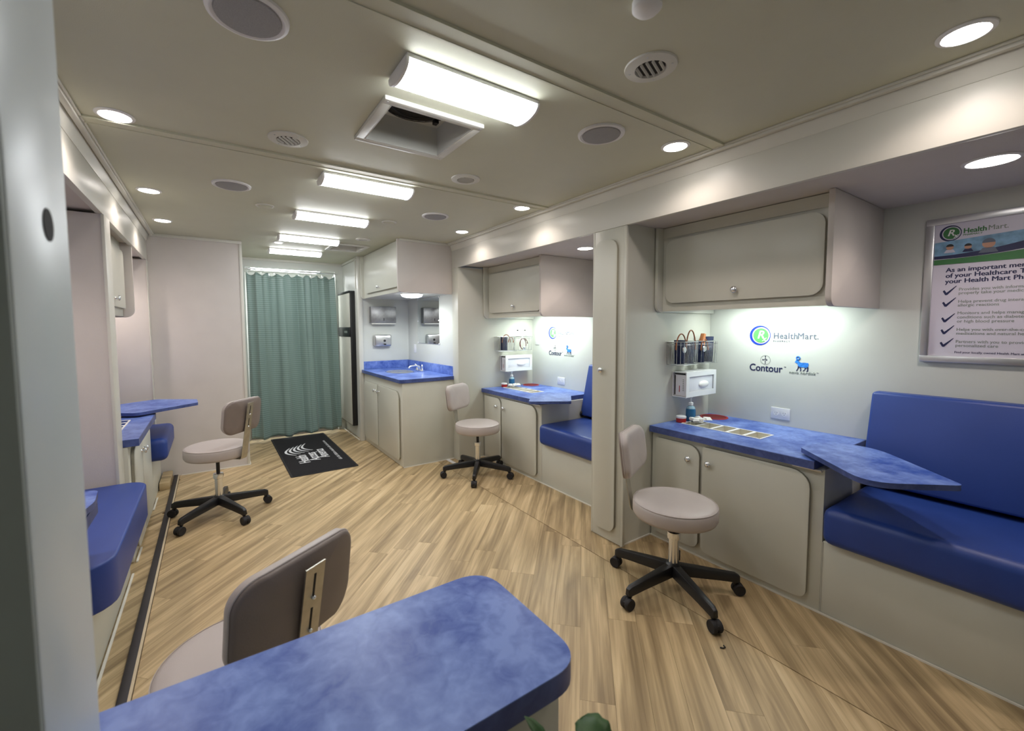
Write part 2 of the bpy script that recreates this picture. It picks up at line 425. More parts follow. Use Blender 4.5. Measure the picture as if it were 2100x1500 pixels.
struct('trim_9', MB().box(XR+.03, XW, -1.3, 4.165, 2.11, 2.15), M_FAB, 'soffit over the right bays')
struct('trim_10', MB().box(XR, XW, 4.035, 4.165, 0, 2.09, .002), M_LAM, 'partition closing the far right bay')
struct('wall_right_side', MB().box(2.22, 2.30, 4.168, 5.5, 0, ZC), M_WALL, 'side wall beside the sink')
struct('wall_sink', MB().box(1.57, 2.22, 5.5, 6.32, 0, ZC), M_WALL, 'wall behind the sink and around the fridge')
struct('trim_11', MB().box(1.545, 1.60, 5.47, 5.53, 0, ZC, .004).box(1.55, 1.57, 5.60, 5.63, 1.96, ZC), M_TRIM, 'pale corner post left of the sink')
struct('wall_far', MB().box(.285, .37, 6.30, 6.38, 0, ZC).box(1.47, 1.58, 6.30, 6.38, 0, ZC).box(.37, 1.47, 6.30, 6.38, 2.235, ZC), M_WALL, 'end wall around the curtained doorway')
struct('wall_far_left', MB().box(XWL, .285, 5.2, 6.38, 0, ZC), M_FAB, 'pale closet wall left of the curtain')
struct('trim_12', MB().box(.262, .29, 5.192, 5.225, 0, ZC, .004), M_TRIM, 'corner bead of the closet wall')
struct('trim_13', MB().box(XL, .29, 5.180, 5.199, ZC-.03, ZC, .003).box(.29, 1.57, 6.28, 6.30, ZC-.03, ZC, .003).box(1.55, 1.57, 5.5, 6.3, ZC-.03, ZC, .003).box(1.6, 2.2, 4.15, 4.167, ZC-.025, ZC-.001, .002), M_TRIM, 'cove strip at the far ceiling edges')
# the lit room beyond the curtain
struct('wall_rear_room', MB().box(-.2, -.1, 6.4, 8, 0, ZC).box(2, 2.1, 6.4, 8, 0, ZC).box(-.2, 2.1, 7.9, 8, 0, ZC).box(-.1, 2, 6.38, 7.9, ZC, ZC+.03), M_WALL, 'white room beyond the curtain')
# left side
struct('wall_left', MB().box(XWL-.08, XWL, -1.3, 5.2, 0, 2.2), M_FAB, 'back wall of the left bays')
struct('trim_14', MB().box(XL-.03, XL, .8, 5.195, 2.09, ZC-.07, .002), M_TRIM, 'header beam over the left bays')
mb = MB(); mb.prism([(XL+.026, ZC), (XL-.03, ZC), (XL-.03, ZC-.075), (XL+.002, ZC-.075)], 'y', .8, 5.195); struct('trim_15', mb, M_TRIM, 'upper band of the left header')  # same downward tilt, shaped to keep this band shaded
struct('trim_16', MB().box(XL+.026, XL+.05, .8, 5.19, ZC-.022, ZC, .003).box(XL+.05, XL+.06, .8, 5.19, ZC-.010, ZC, .002), M_TRIM, 'crown strip on the left edge of the ceiling')
struct('trim_17', MB().box(XWL, XL-.03, .8, 5.195, 2.11, 2.15), M_FAB, 'soffit over the left bays')
struct('wall_left_partition', MB().box(XWL, XL-.012, 3.235, 3.385, 0, 2.09), M_FAB, 'pinkish partition between the left bays')
struct('trim_18', MB().box(XL-.012, XL+.004, 3.228, 3.39, 0, 2.09, .003), M_TRIM, 'pale edge post of the left partition')
struct('trim_19', MB().box(XWL, XL-.002, 5.10, 5.195, 0, 2.09, .002), M_FAB, 'end panel of the left bays')
struct('trim_20', MB().box(XL-.002, XL+.004, 5.095, 5.198, 0, 2.09, .002), M_TRIM, 'end post of the left bays')
struct('wall_back', MB().box(-1.5, 3.3, -1.4, -1.3, 0, 2.4), M_WALL, 'wall behind the camera')
struct('wall_near_left', MB().box(XWL, -.192, .60, .78, 0, ZC), M_PILLAR, 'near left wall beside the sliding door')
struct('wall_back_left', MB().box(-.9, -.82, -1.3, .6, 0, ZC), M_WALL, 'side wall behind the camera')
struct('baseboard_right', MB().box(2.497, 2.505, -.3, 1.83, 0, .008).box(2.497, 2.505, 2.08, 4.035, 0, .008).box(2.19, 2.5, 1.827, 1.835, 0, .008).box(2.2, 2.5, 4.027, 4.035, 0, .008).box(1.6, 2.2, 4.148, 4.155, 0, .008), M_SKIRT)
struct('baseboard_far', MB().box(-.3, .29, 5.185, 5.195, 0, .008).box(1.535, 1.545, 5.53, 6.3, 0, .008).box(.29, .298, 5.2, 6.3, 0, .008), M_SKIRT)
struct('baseboard_left', MB().box(-.446, -.436, 2.1, 3.23, 0, .008).box(-.446, -.436, 3.39, 3.6, 0, .008).box(-.446, -.436, 4.3, 4.6, 0, .008), M_SKIRT)
# ------------------------------------------------------------------ sliding door edge in the left foreground
t = thing('sliding_door', 'out of focus pale door edge filling the left of the picture, with a dark finger hole', 'door', (-.16, .6, 0))
d = MB(); d.box(-.187, -.142, .545, .735, 0, ZC-.005, .003); d.build('door_panel', M_PILLAR, t)
MB().box(-.188, -.144, .540, .5445, 0, ZC-.005).build('edge_strip', M_PILLAR_D, t)
MB().lathe((-.1418, .655, 1.562), [(.0175, 0), (.0175, .0006)], 28, 'x').build('finger_hole', M_DARK, t)
tag(MB().box(-.245, -.199, .56, .598, 0, ZC-.005, .004).build('door_jamb', M_PILLAR), 'dark grey jamb strip at the very left edge, left of the pale door', 'door jamb')

# ------------------------------------------------------------------ ceiling fixtures
lampname = ['nearest and largest fluorescent ceiling light, above the open roof hatch', 'second fluorescent ceiling light, just beyond the open roof hatch',
            'third of the five fluorescent ceiling lights counting from the camera', 'fourth fluorescent ceiling light, beside the far roof hatch', 'last fluorescent ceiling light, in front of the curtain']
for i, yc in enumerate((1.452, 2.71, 3.66, 4.63, 5.47)):
    t = thing('ceiling_light', lampname[i], 'ceiling light', (.84, yc, ZC), 'fluorescent lights down the ceiling')
    def prof(w, h, n=16):
        return [(yc+w*math.cos(PI*k/n), ZC-.012-h*math.sin(PI*k/n)**.75) for k in range(n+1)]
    MB().box(.565, 1.115, yc-.084, yc+.084, ZC-.014, ZC-.0005).build('base_tray', M_WHITE, t)
    MB().prism(prof(.083, .040), 'x', .572, 1.108).build('diffuser', M_TUBE, t, 60)
    for x in (.560, 1.108):
        MB().prism(prof(.087, .044), 'x', x, x+.012, .002).build('end_cap', M_WHITE, t)
def speaker(x, y, lab):
    t = thing('ceiling_speaker', lab, 'speaker', (x, y, ZC), 'round speakers in the ceiling')
    MB().lathe((x, y, ZC), [(.108, -.0005), (.106, -.008), (.096, -.012), (.088, -.007)], 40).build('rim', M_WHITE, t)
    MB().lathe((x, y, ZC), [(.087, -.0075), (.085, -.012), (.05, -.014), (.01, -.0145)], 40).build('grille', M_GRILLE, t)
speaker(.121, 1.459, 'largest round speaker at the top left of the ceiling'); speaker(1.544, 1.435, 'round speaker right of the nearest fluorescent light')
speaker(.138, 3.196, 'round speaker left of the second fluorescent light'); speaker(1.534, 3.19, 'far round speaker on the right half of the ceiling')
def airvent(x, y, rot, lab, r=.088):
    t = thing('air_vent', lab, 'air vent', (x, y, ZC), 'round air vents in the ceiling')
    MB().lathe((x, y, ZC), [(r, -.0005), (r*.98, -.006), (r*.6, -.010), (r*.56, -.004), (r*.56, -.001)], 36).build('ring', M_TRIM, t)
    MB().lathe((x, y, ZC), [(r*.555, -.0012), (r*.555, -.003)], 30).build('opening', M_DARK, t)
    for k in (-2, -1, 0, 1, 2):
        o = k*r*.22; hl = math.sqrt(max(0, (r*.55)**2-o*o))*.97
        a = Vector((math.cos(rot), math.sin(rot))); b = Vector((-a.y, a.x)); c = Vector((x, y))+b*o
        vs = []
        for s_ in (-1, 1):
            for (q, z) in ((-.003, -.004), (-.0015, -.004), (.004, -.011), (.0025, -.011)):
                p = c+a*hl*s_+b*q; vs.append((p.x, p.y, ZC+z))
        MB().add(vs, [(0, 1, 2, 3), (7, 6, 5, 4), (0, 4, 5, 1), (1, 5, 6, 2), (2, 6, 7, 3), (3, 7, 4, 0)]).build('vane', M_TRIM, t, 0)
    for k in range(4):
        a = k*PI/2+.5; MB().lathe((x+r*.8*math.cos(a), y+r*.8*math.sin(a), ZC-.0095), [(.003, 0), (.004, .003)], 8).build('screw', M_STEEL, t)
airvent(1.30, .984, .35, 'nearest round air vent on the right of the ceiling, louvres turned diagonally')
airvent(.337, 2.289, .9, 'round air vent left of the open roof hatch'); airvent(1.314, 2.308, .1, 'round air vent just right of the open roof hatch, half closed')
airvent(1.314, 4.413, .9, 'small far air vent in front of the sink cabinet', .075)
for x, y, lab in ((.358, 3.603, 'blank round cover left of the third fluorescent light'), (1.292, 3.591, 'blank round cover right of the third fluorescent light')):
    t = thing('vent_cover', lab, 'cover', (x, y, ZC), 'blank round ceiling covers')
    MB().lathe((x, y, ZC), [(.062, -.0005), (.06, -.005), (.05, -.007), (.047, -.004)], 32).build('ring', M_TRIM, t)
    MB().lathe((x, y, ZC), [(.046, -.004), (.044, -.007), (.01, -.0075)], 32).build('disc', M_CEIL, t)
tag(MB().lathe((1.037, .80, ZC), [(.04, -.0005), (.04, -.02), (.03, -.03), (.012, -.034)], 24).build('smoke_detector', M_WHITE), 'white domed detector cut off by the top edge of the picture', 'detector')
def downlight(x, y, z, lab, watts=None, r=.052, group='recessed downlights'):
    t = thing('downlight', lab, 'downlight', (x, y, z), group)
    MB().lathe((x, y, z), [(r+.016, -.0005), (r+.015, -.004), (r+.003, -.007), (r+.002, -.003)], 32).build('ring', M_WHITE, t)
    MB().lathe((x, y, z), [(r, -.0035), (r*.8, -.008), (r*.2, -.009)], 28).build('lens', M_DOWN, t)
    wl = watts or DOWN_W
    if wl > 0: spot((x, y, z-.02), wl, WARM, 2.5, .7, .045)
for x, y, lab in ((-.305, 2.435, 'nearest of the three downlights down the left of the ceiling'), (-.305, 3.609, 'middle of the three downlights down the left of the ceiling'),
                  (-.305, 4.533, 'farthest of the three downlights down the left of the ceiling'), (1.966, .341, 'largest downlight, at the top right corner of the ceiling'),
                  (1.958, 1.328, 'downlight beside the end of the nearest ceiling batten on the right'), (1.978, 2.62, 'downlight above the tall narrow cabinet on the right of the ceiling'),
                  (1.985, 3.564, 'farthest downlight on the right, near the sink cabinet')):
    downlight(x, y, ZC, lab)
downlight(-.305, 1.33, ZC, 'downlight hidden above the pale door edge at the top left')
downlight(.614, 5.034, ZC, 'small far downlight between the last two fluorescent lights', .01, .035)
downlight(2.62, .36, 2.11, 'downlight set in the soffit above the framed poster', 5, .07, 'soffit downlights')
downlight(2.62, 2.60, 2.11, 'downlight in the soffit of the far right bay', 5, .06, 'soffit downlights')
downlight(-.92, 2.45, 2.11, 'unseen soffit downlight added to light the near left bay', 8, .06, 'soffit downlights')  # both left soffit lamps are unseen, added to brighten the left bays
downlight(-.92, 4.75, 2.11, 'unseen soffit downlight added to light the far left bay', 8, .06, 'soffit downlights')
t = thing('ceiling_light', 'dim fill light added behind the camera', 'ceiling light', (.84, -.7, ZC))  # unseen lamp, added to lift the dark foreground
MB().box(.565, 1.115, -.784, -.616, ZC-.05, ZC-.001, .01).build('diffuser', emit('fill_diffuser', COOL, 1.5), t)
# lamp of the room beyond
t = thing('ceiling_light', 'light in the room seen over the curtain', 'ceiling light', (.9, 7.0, ZC))
MB().box(.5, 1.4, 6.7, 7.2, ZC-.05, ZC-.001, .01).build('diffuser', M_TUBE, t)

# ------------------------------------------------------------------ cabinetry helpers
def knob(x, y, z, sx, parent):
    """chrome knob on a face looking along sx (x direction)"""
    p = [(.010, 0), (.007, .006), (.007, .012), (.016, .016), (.019, .022), (.015, .028), (.005, .031)]
    MB().lathe((x, y, z), [(r, h*sx) for r, h in p], 18, 'x').build('knob', M_CHROME, parent, 50)
def door_x(x, y0, y1, z0, z1, r, sx, parent, kn=None, m=None):
    a, b = sorted((x, x+.020*sx))
    f0, f1 = (a, a+.006) if sx < 0 else (b-.006, b)
    c0, c1 = (f1, b) if sx < 0 else (a, f0)
    d = MB().prism(rr(y0, y1, z0, z1, r), 'x', f0, f1, .002).build('door', m or M_LAM, parent)
    MB().prism(rr(y0+.001, y1-.001, z0+.001, z1-.001, r), 'x', c0, c1).build('door_edge', M_EDGE_SHADE, d)
    if kn: knob(x+.020*sx, kn[0], kn[1], sx, d)
    return d
# ---------------- right bay furniture (near bay, later copied to the far bay)
bay = []
def reg(o, far_label): bay.append((o, far_label)); return o
P = thing('desk_cabinet', 'pale two-door desk cabinet under the near right blue desktop', 'cabinet', (2.85, 1.33, 0), 'desk base cabinets')
MB().box(2.505, XW-.002, .83, 1.827, .004, .735, .002).build('body', M_LAM, P)
MB().box(2.4985, 2.505, .834, 1.823, .73, .7345).build('top_rail', M_TRIM, P)
door_x(2.503, 1.475, 1.785, .052, .705, (.0, .0, .0, .0) and (.012, .07, .05, .012), -1, P, (1.542, .615))
door_x(2.503, .885, 1.455, .045, .712, (.012, .085, .045, .05), -1, P, (1.411, .615))
MB().box(2.49, 2.56, .84, .97, .722, .734, .002).build('steel_bracket', M_STEEL, P)
reg(P, 'pale two-door desk cabinet under the far right blue desktop')
def desktop(x0, x1, y0, y1, z1, th, holes, name_lab, reg_lab, front, parentless=True):
    t = thing('desktop', name_lab, 'desktop', ((x0+x1)/2, (y0+y1)/2, z1-th), 'blue desktops')
    holed(x0+.003, x1-.001, y0+.003, y1-.001, z1-th, z1, holes).build('slab', M_BLUE, t, 0)
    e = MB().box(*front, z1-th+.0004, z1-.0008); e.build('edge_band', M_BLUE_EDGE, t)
    return t
bins = [(2.70, 2.86, 1.225+k*.104, 1.225+k*.104+.094) for k in range(5)]
D = desktop(2.472, XW, .865, 1.829, .777, .042, bins, 'near right blue marbled desktop with inset tray bins and red disposal hole', '', (2.4695, 2.476, .865, 1.829))
MB().box(2.476, XW-.001, .8635, .8685, .7355, .7762).build('end_band', M_BLUE_EDGE, D)
for (x0, x1, y0, y1) in bins:
    b = MB(); b2 = MB()
    for q in ((x0-.006, x1+.006, y0-.005, y0+.004), (x0-.006, x1+.006, y1-.004, y1+.005), (x0-.006, x0+.004, y0, y1), (x1-.004, x1+.006, y0, y1)): b.box(*q, .7772, .7805, .001)
    for q in ((x0, x1, y0, y0+.003), (x0, x1, y1-.003, y1), (x0, x0+.003, y0, y1), (x1-.003, x1, y0, y1)): b2.box(*q, .737, .7765)
    b2.box(x0, x1, y0, y1, .7355, .738)
    b2.build('bin_liner', M_LINER, b.build('tray_bin', M_WHITE, D))
MB().lathe((3.085, 1.725, .7772), [(.095, 0), (.095, .0035), (.083, .0035), (.083, .001)], 40).build('disposal_ring', M_RED, D)
MB().lathe((3.085, 1.725, .7776), [(.083, 0), (.083, .001)], 36).build('disposal_hole', mat('dark_red_hole', srgb(112, 22, 20), .5), D)
reg(D, 'far right blue marbled desktop with inset tray bins and red disposal hole')
P = thing('bench', 'near right bench base, plain pale panel under the blue cushions', 'bench', (2.85, .37, 0), 'bench bases')
MB().box(2.507, XW-.002, -.085, .828, .004, .375, .003).build('base_panel', M_LAM, P)
MB().box(2.504, 2.5075, .826, .8285, .01, .37).build('joint_strip', M_TRIM, P)
reg(P, 'far right bench base between desk cabinet and tall narrow cabinet')
def cushion(mb, name, lab, loc, group, seam=None):
    o = mb.build(name, M_VINYL, None, 50); o['label'] = lab; o['category'] = 'cushion'; o['group'] = group; return o
reg(cushion(MB().box(2.455, 3.165, -.085, .822, .378, .563, .042, 4), 'seat_cushion', 'near right blue vinyl seat cushion, widest in the picture', None, 'blue seat cushions'),
    'far right blue vinyl seat cushion, cut off by the tall narrow cabinet')
reg(cushion(MB().prism([(3.10, 1.078), (3.19, 1.078), (3.19, .585), (2.985, .585)], 'y', -.085, .825, .016, 3), 'back_cushion', 'near right blue vinyl back cushion below the framed poster', None, 'blue back cushions'),
    'far right blue vinyl back cushion, only a sliver beside the tall narrow cabinet')
# wall cabinet
P = thing('wall_cabinet', 'large near right wall cabinet with one lift-up door and chrome knob', 'cabinet', (2.85, 1.33, 1.55), 'wall cabinets')
MB().box(2.562, XW-.002, .862, 1.808, 1.602, 2.108).box(2.562, 2.58, .862, 1.808, 1.553, 1.6015).build('body', M_LAM, P)
MB().prism(rr(2.50, XW-.002, 1.548, 2.108, (0, 0, .05, 0)), 'y', .835, .861, .002).build('end_panel', M_FAB, P)
MB().prism(rr(2.50, XW-.002, 1.548, 2.108, (0, 0, .05, 0)), 'y', 1.809, 1.829, .002).build('end_panel', M_LAM, P)
door_x(2.560, .885, 1.775, 1.606, 2.022, .06, -1, P, (1.315, 1.665))
MB().box(2.555, 2.562, .862, 1.808, 2.04, 2.105).build('top_rail', M_LAM, P)
reg(P, 'far right wall cabinet with one lift-up door, over the far right desk')
P = thing('cabinet_light', 'slim white light under the near right wall cabinet', 'light', (2.95, 1.33, 1.60), 'lights under wall cabinets')
MB().box(2.93, 3.03, .98, 1.74, 1.585, 1.601, .003).build('housing', M_WHITE, P)
MB().box(2.94, 3.02, 1.0, 1.72, 1.579, 1.5845).build('diffuser', M_LED, P)
reg(P, 'slim white light under the far right wall cabinet')
for k in (0, 1): area((3.0, 1.33+k*DY, 1.574), .08, .6, CAB_W*(1+.8*k), (.88, 1.0, .93), (0, math.radians(-12), PI*0))

# logos on the wall
def logo_rx(y, z, R, m_green, x, parentname, lab, grp, word=True):
    t = thing('wall_logo', lab, 'logo', (x, y, z), grp)
    mo = MB(); vs = []; n = 40
    for k in range(n):
        a = 2*PI*k/n; vs.append((x, y-R*math.cos(a), z+R*math.sin(a)))
    for k in range(n):
        a = 2*PI*k/n; r2 = R*.86; vs.append((x, y-R*.09-r2*math.cos(a), z+r2*math.sin(a)))
    vs2 = [(v[0]-.0012, v[1], v[2]) for v in vs]
    fs = []
    for k in range(n):
        j = (k+1) % n
        fs += [(k, j, n+j, n+k), (2*n+k, 3*n+k, 3*n+j, 2*n+j), (k, 2*n+k, 2*n+j, j), (n+k, n+j, 3*n+j, 3*n+k)]
    mo.add(vs+vs2, fs).build('ring', M_BLUEINK if m_green is M_GREENINK else M_NAVY, t)
    MB().lathe((x-.0012, y-R*.08, z), [(R*.72, 0), (R*.72, .0008)], 36, 'x').build('disc', m_green, t)
    text('R', R*1.15, M_WHITE, frame_m((x-.0022, y+R*.28, z-R*.32), (0, -1, 0), (0, 0, 1)), t, 'letter', .0014*R/.06, .0004, shear=.25)
    text('x', R*.75, M_WHITE, frame_m((x-.0022, y-R*.22, z-R*.58), (0, -1, 0), (0, 0, 1)), t, 'letter', .001*R/.06, .0004, shear=.25)
    return t
xw = XW-.0015
T = logo_rx(1.474, 1.387, .068, M_GREENINK, xw, '', 'large round green and blue prescription emblem with pale lettering, near right bay wall', 'round pharmacy logos')
text('Health', .058, M_PALEINK, frame_m((xw, 1.388, 1.366), (0, -1, 0), (0, 0, 1)), T, bold=.0009, space=1.12, width=.142)
text('Mart.', .058, M_PALEINK, frame_m((xw, 1.244, 1.366), (0, -1, 0), (0, 0, 1)), T, bold=.0003, space=1.08, width=.115)
text('PHARMACY', .017, M_PALEINK, frame_m((xw, 1.388, 1.343), (0, -1, 0), (0, 0, 1)), T, space=1.5, width=.10)
reg(T, 'washed out round green and blue emblem, far right bay wall')
T = thing('wall_logo', 'dark navy word logo with a small crossed circle, near right bay wall', 'logo', (xw, 1.43, 1.16), 'navy word logos')
text('Contour', .070, M_NAVY, frame_m((xw, 1.538, 1.137), (0, -1, 0), (0, 0, 1)), T, bold=.0012, width=.212)
text('TM', .009, M_NAVY, frame_m((xw, 1.316, 1.172), (0, -1, 0), (0, 0, 1)), T)
MB().tube([(xw-.0008, 1.433+.031*math.cos(a*PI/14), 1.218+.031*math.sin(a*PI/14)) for a in range(28)], .0008, 4, True).build('circle', M_GREYINK, T)
text('BAYER', .0125, M_NAVY, frame_m((xw, 1.455, 1.2135), (0, -1, 0), (0, 0, 1)), T, sx=.95)
for k, ch in enumerate('BAYER'):
    if ch != 'Y': text(ch, .0125, M_NAVY, frame_m((xw, 1.4375, 1.2365-k*.0115), (0, -1, 0), (0, 0, 1)), T, 'letter')
reg(T, 'dark navy word logo with a small crossed circle, far right bay wall')
T = thing('wall_logo', 'blue bull emblem above thin grey lettering, near right bay wall', 'logo', (xw, 1.21, 1.19), 'blue bull logos')
def oxpoly(pts): return MB().prism([(1.255-u*.085, 1.155+v*.085) for u, v in pts], 'x', xw-.001, xw)
oxpoly([(.08, .78), (.02, .68), (.10, .62), (.20, .60), (.26, .40), (.36, .30), (.62, .32), (.80, .26), (.92, .34), (.96, .56), (.93, .66), (.70, .68), (.45, .66), (.32, .74), (.24, .86), (.12, .86)]).build('body', M_OX, T)
for pts in ([(.26, .42), (.34, .32), (.20, .02), (.12, .02), (.22, .16)], [(.34, .34), (.46, .30), (.48, .02), (.40, .02), (.42, .14)], [(.70, .32), (.82, .28), (.66, .02), (.56, .02), (.70, .16)], [(.84, .36), (.95, .36), (.94, .02), (.80, .0), (.88, .10)]):
    oxpoly(pts).build('leg', M_NAVY, T)
MB().tube([(xw-.001, 1.234+.010*math.cos(a*PI/9), 1.241+.010*math.sin(a*PI/9)) for a in range(18)], .0035, 6, True).build('sun_disc', M_OX, T)
text('novo nordisk', .0265, M_GREYINK, frame_m((xw, 1.284, 1.135), (0, -1, 0), (0, 0, 1)), T, bold=.0002, space=1.05, width=.150)
text('TM', .007, M_GREYINK, frame_m((xw, 1.128, 1.149), (0, -1, 0), (0, 0, 1)), T)
reg(T, 'blue bull emblem above faint lettering, far right bay wall')
# outlet
T = thing('wall_outlet', 'white double outlet on the near right bay wall above the desktop', 'outlet', (XW, 1.327, .856), 'outlets above the right desks')
MB().prism(rr(1.268, 1.386, .818, .896, .004), 'x', XW-.006, XW-.0006, .002).build('plate', M_WHITE, T)
for y in (1.302, 1.352):
    MB().lathe((XW-.0066, y, .857), [(.017, 0), (.017, -.001)], 20, 'x').build('socket', M_WHITE, T)
    MB().box(XW-.0083, XW-.0076, y-.007, y-.0055, .858, .866).box(XW-.0083, XW-.0076, y+.0055, y+.007, .858, .866).lathe((XW-.0079, y, .850), [(.0022, 0), (.0022, .0004)], 8, 'x').build('slots', M_DARK, T)
reg(T, 'white double outlet on the far right bay wall above the desktop')
# glove dispenser on partition
yp = 1.834
T = thing('glove_dispenser', 'white wall box dispenser with printed carton, under the near right wire baskets', 'dispenser', (2.92, yp, 1.03), 'glove dispensers')
hb = MB()
hb.box(2.725, 3.10, yp-.006, yp-.0005, .955, 1.13).box(2.725, 3.10, yp-.105, yp-.006, .955, .961)
hb.box(2.725, 3.10, yp-.110, yp-.105, .955, .992).box(2.725, 3.10, yp-.110, yp-.105, 1.098, 1.132).box(2.725, 2.760, yp-.110, yp-.105, .992, 1.098).box(3.07, 3.10, yp-.110, yp-.105, .992, 1.098)
hb.box(2.725, 3.10, yp-.105, yp-.006, 1.126, 1.132).box(3.095, 3.10, yp-.105, yp-.006, .961, 1.126)
hb.build('holder', M_WHITE, T)
MB().box(2.733, 3.092, yp-.100, yp-.012, .963, 1.112, .002).build('carton', mat('white_carton', srgb(226, 226, 232), .6), T)
MB().box(2.7318, 2.7328, yp-.095, yp-.018, 1.113, 1.124).box(2.7318, 2.7328, yp-.022, yp-.014, .968, 1.108).build('carton_stripe', M_BLACK, T)
MB().ball((2.95, yp-.103, 1.035), .06, .014, .026).build('glove', M_CTAPE, T)
for k in range(7): MB().box(2.7315, 2.7328, yp-.085+0*k, yp-.078, 1.0+.0125*k, 1.006+.0125*k).build('print_mark', M_GREYINK, T)
MB().box(2.7315, 2.7328, yp-.055, yp-.050, .99, 1.035).build('print_mark', M_RED, T)
reg(T, 'white wall box dispenser under the far right wire baskets')
# wire baskets
def basket(x0, x1, y1, dep, z0, z1, lab):
    t = thing('wire_basket', lab, 'basket', ((x0+x1)/2, y1, (z0+z1)/2), 'wire baskets on the partitions')
    y0 = y1-dep; b = MB(); c = .035
    def ring(z, s=0): return [(x0+s, y1-.003, z), (x0+s, y0+c+s, z), (x0+c+s, y0+s, z), (x1-c-s, y0+s, z), (x1-s, y0+c+s, z), (x1-s, y1-.003, z)]
    b.tube(ring(z1), .0032, 6, True).build('top_rail', M_WIRE, t)
    b = MB(); b.tube(ring(z0, .006), .002, 5, True)
    top = ring(z1); bot = ring(z0, .006)
    segs = [(0, 1, 4), (1, 2, 2), (2, 3, 9), (3, 4, 2), (4, 5, 4)]
    for i, j, n in segs:
        for k in range(n):
            f = k/n
            p = Vector(top[i]).lerp(Vector(top[j]), f); q = Vector(bot[i]).lerp(Vector(bot[j]), f); b.tube([p, q], .0014, 5)
    for k in range(5):
        y = y0+.01+(dep-.02)*k/4; b.tube([(x0+.01, y, z0), (x1-.01, y, z0)], .0012, 4)
    b.tube(ring(z1-.02), .0012, 4, True)
    b.build('wire_grid', M_WIRE, t)
    return t
yb = yp
basket(2.645, 2.875, yb, .12, 1.185, 1.345, 'near right wire basket stuffed with navy cuffs, left one of the pair')
basket(2.895, 3.125, yb, .12, 1.185, 1.345, 'near right wire basket next to the bay corner, right one of the pair')
yb2 = yp+DY
basket(2.645, 2.875, yb2, .12, 1.185, 1.345, 'far right wire basket holding brown cuffs, left one of the pair')
basket(2.895, 3.125, yb2, .12, 1.185, 1.345, 'far right wire basket with coiled stethoscope, right one of the pair')
def cuff(cx_, cy_, z, wx, hz, tilt, lab, tubecol, arcs, pouch=False):
    t = thing('pressure_cuff', lab, 'cuff', (cx_, cy_, z), 'blood pressure cuffs in baskets')
    pts = []
    for k in range(26):
        a = k/25*2.1*2*PI; r = .022+.0010*k; pts.append((cx_+r*math.cos(a)*wx/.05, cy_+.004+r*math.sin(a)*.78))
    mb = MB(); vs = []; fs = []
    for k, (px, py) in enumerate(pts):
        vs += [(px+tilt*0, py, z), (px+tilt, py, z+hz)]
    for k in range(len(pts)-1): fs.append((2*k, 2*k+2, 2*k+3, 2*k+1))
    o = MB().add(vs, fs).build('cloth_band', M_CUFF, t, 60)
    so = o.modifiers.new('thick', 'SOLIDIFY'); so.thickness = .005
    for (ax_, bx, top, yy) in arcs:
        n = 14; MB().tube([(ax_+(bx-ax_)*(1-math.cos(PI*k/n))/2, cy_+yy, z+hz*.6+(top-z-hz*.6)*math.sin(PI*k/n)) for k in range(n+1)], .0045, 7).build('rubber_tube', tubecol, t)
    if pouch:
        mb = MB(); mb.prism([(cx_-.03, z+hz*.5), (cx_+.03, z+hz*.5), (cx_+.05, z+hz+.055), (cx_+.03, z+hz+.06)], 'y', cy_-.02, cy_+.01, .003); mb.build('pouch', M_TAN, t)
    if pouch or wx > .055: MB().lathe((cx_-.015, cy_-.047, z+.10), [(.020, .004), (.022, 0), (.018, -.006)], 20, 'y').build('gauge', M_ALU, t)
    return t
cuff(2.712, yp-.06, 1.191, .056, .165, 0, 'navy cuff with brown looped tube in the near left basket', M_TUBING, [(2.64, 2.76, 1.40, -.02), (2.72, 2.83, 1.425, -.045)])
cuff(2.818, yp-.06, 1.191, .050, .15, .01, 'navy cuff squeezed into the right end of the near left basket', M_TUBING, [])
cuff(2.955, yp-.06, 1.191, .048, .15, -.01, 'navy cuff with tan leather pouch in the near right basket', M_TUBING, [(2.90, 2.99, 1.36, -.045)], True)
cuff(3.062, yp-.06, 1.191, .050, .185, .012, 'navy cuff peaked above the rim, beside the bay corner', M_TUBING, [])
cuff(2.74, yp+DY-.055, 1.191, .05, .15, 0, 'dark cuff with brown tubes in the far left basket', M_TUBING, [(2.69, 2.80, 1.37, -.04), (2.77, 2.84, 1.34, -.045)])
T = thing('stethoscope', 'coiled dark red stethoscope with raised ear tips in the far right bay basket', 'stethoscope', (3.0, yp+DY-.06, 1.2))
MB().tube([(2.985+.058*math.cos(a*.5)*(1-.02*a), yp+DY-.10+.001*a, 1.262+.062*math.sin(a*.5)) for a in range(22)], .005, 7).build('tubing', mat('maroon_tube', srgb(96, 36, 40), .4), T)
MB().tube([(2.985, yp+DY-.09, 1.32), (2.965, yp+DY-.07, 1.38), (2.945, yp+DY-.06, 1.415), (2.93, yp+DY-.06, 1.418)], .0025, 6).tube([(2.985, yp+DY-.09, 1.32), (3.0, yp+DY-.07, 1.38), (3.02, yp+DY-.06, 1.412), (3.035, yp+DY-.06, 1.414)], .0025, 6).build('ear_tubes', M_CHROME, T)
for x in (2.93, 3.035): MB().ball((x, yp+DY-.06, 1.416), .010, .008, .007).build('ear_tip', M_BLACK, T)
MB().lathe((3.0, yp+DY-.10, 1.215), [(.02, .006), (.022, 0), (.016, -.004)], 20, 'y').build('chest_piece', M_CHROME, T)
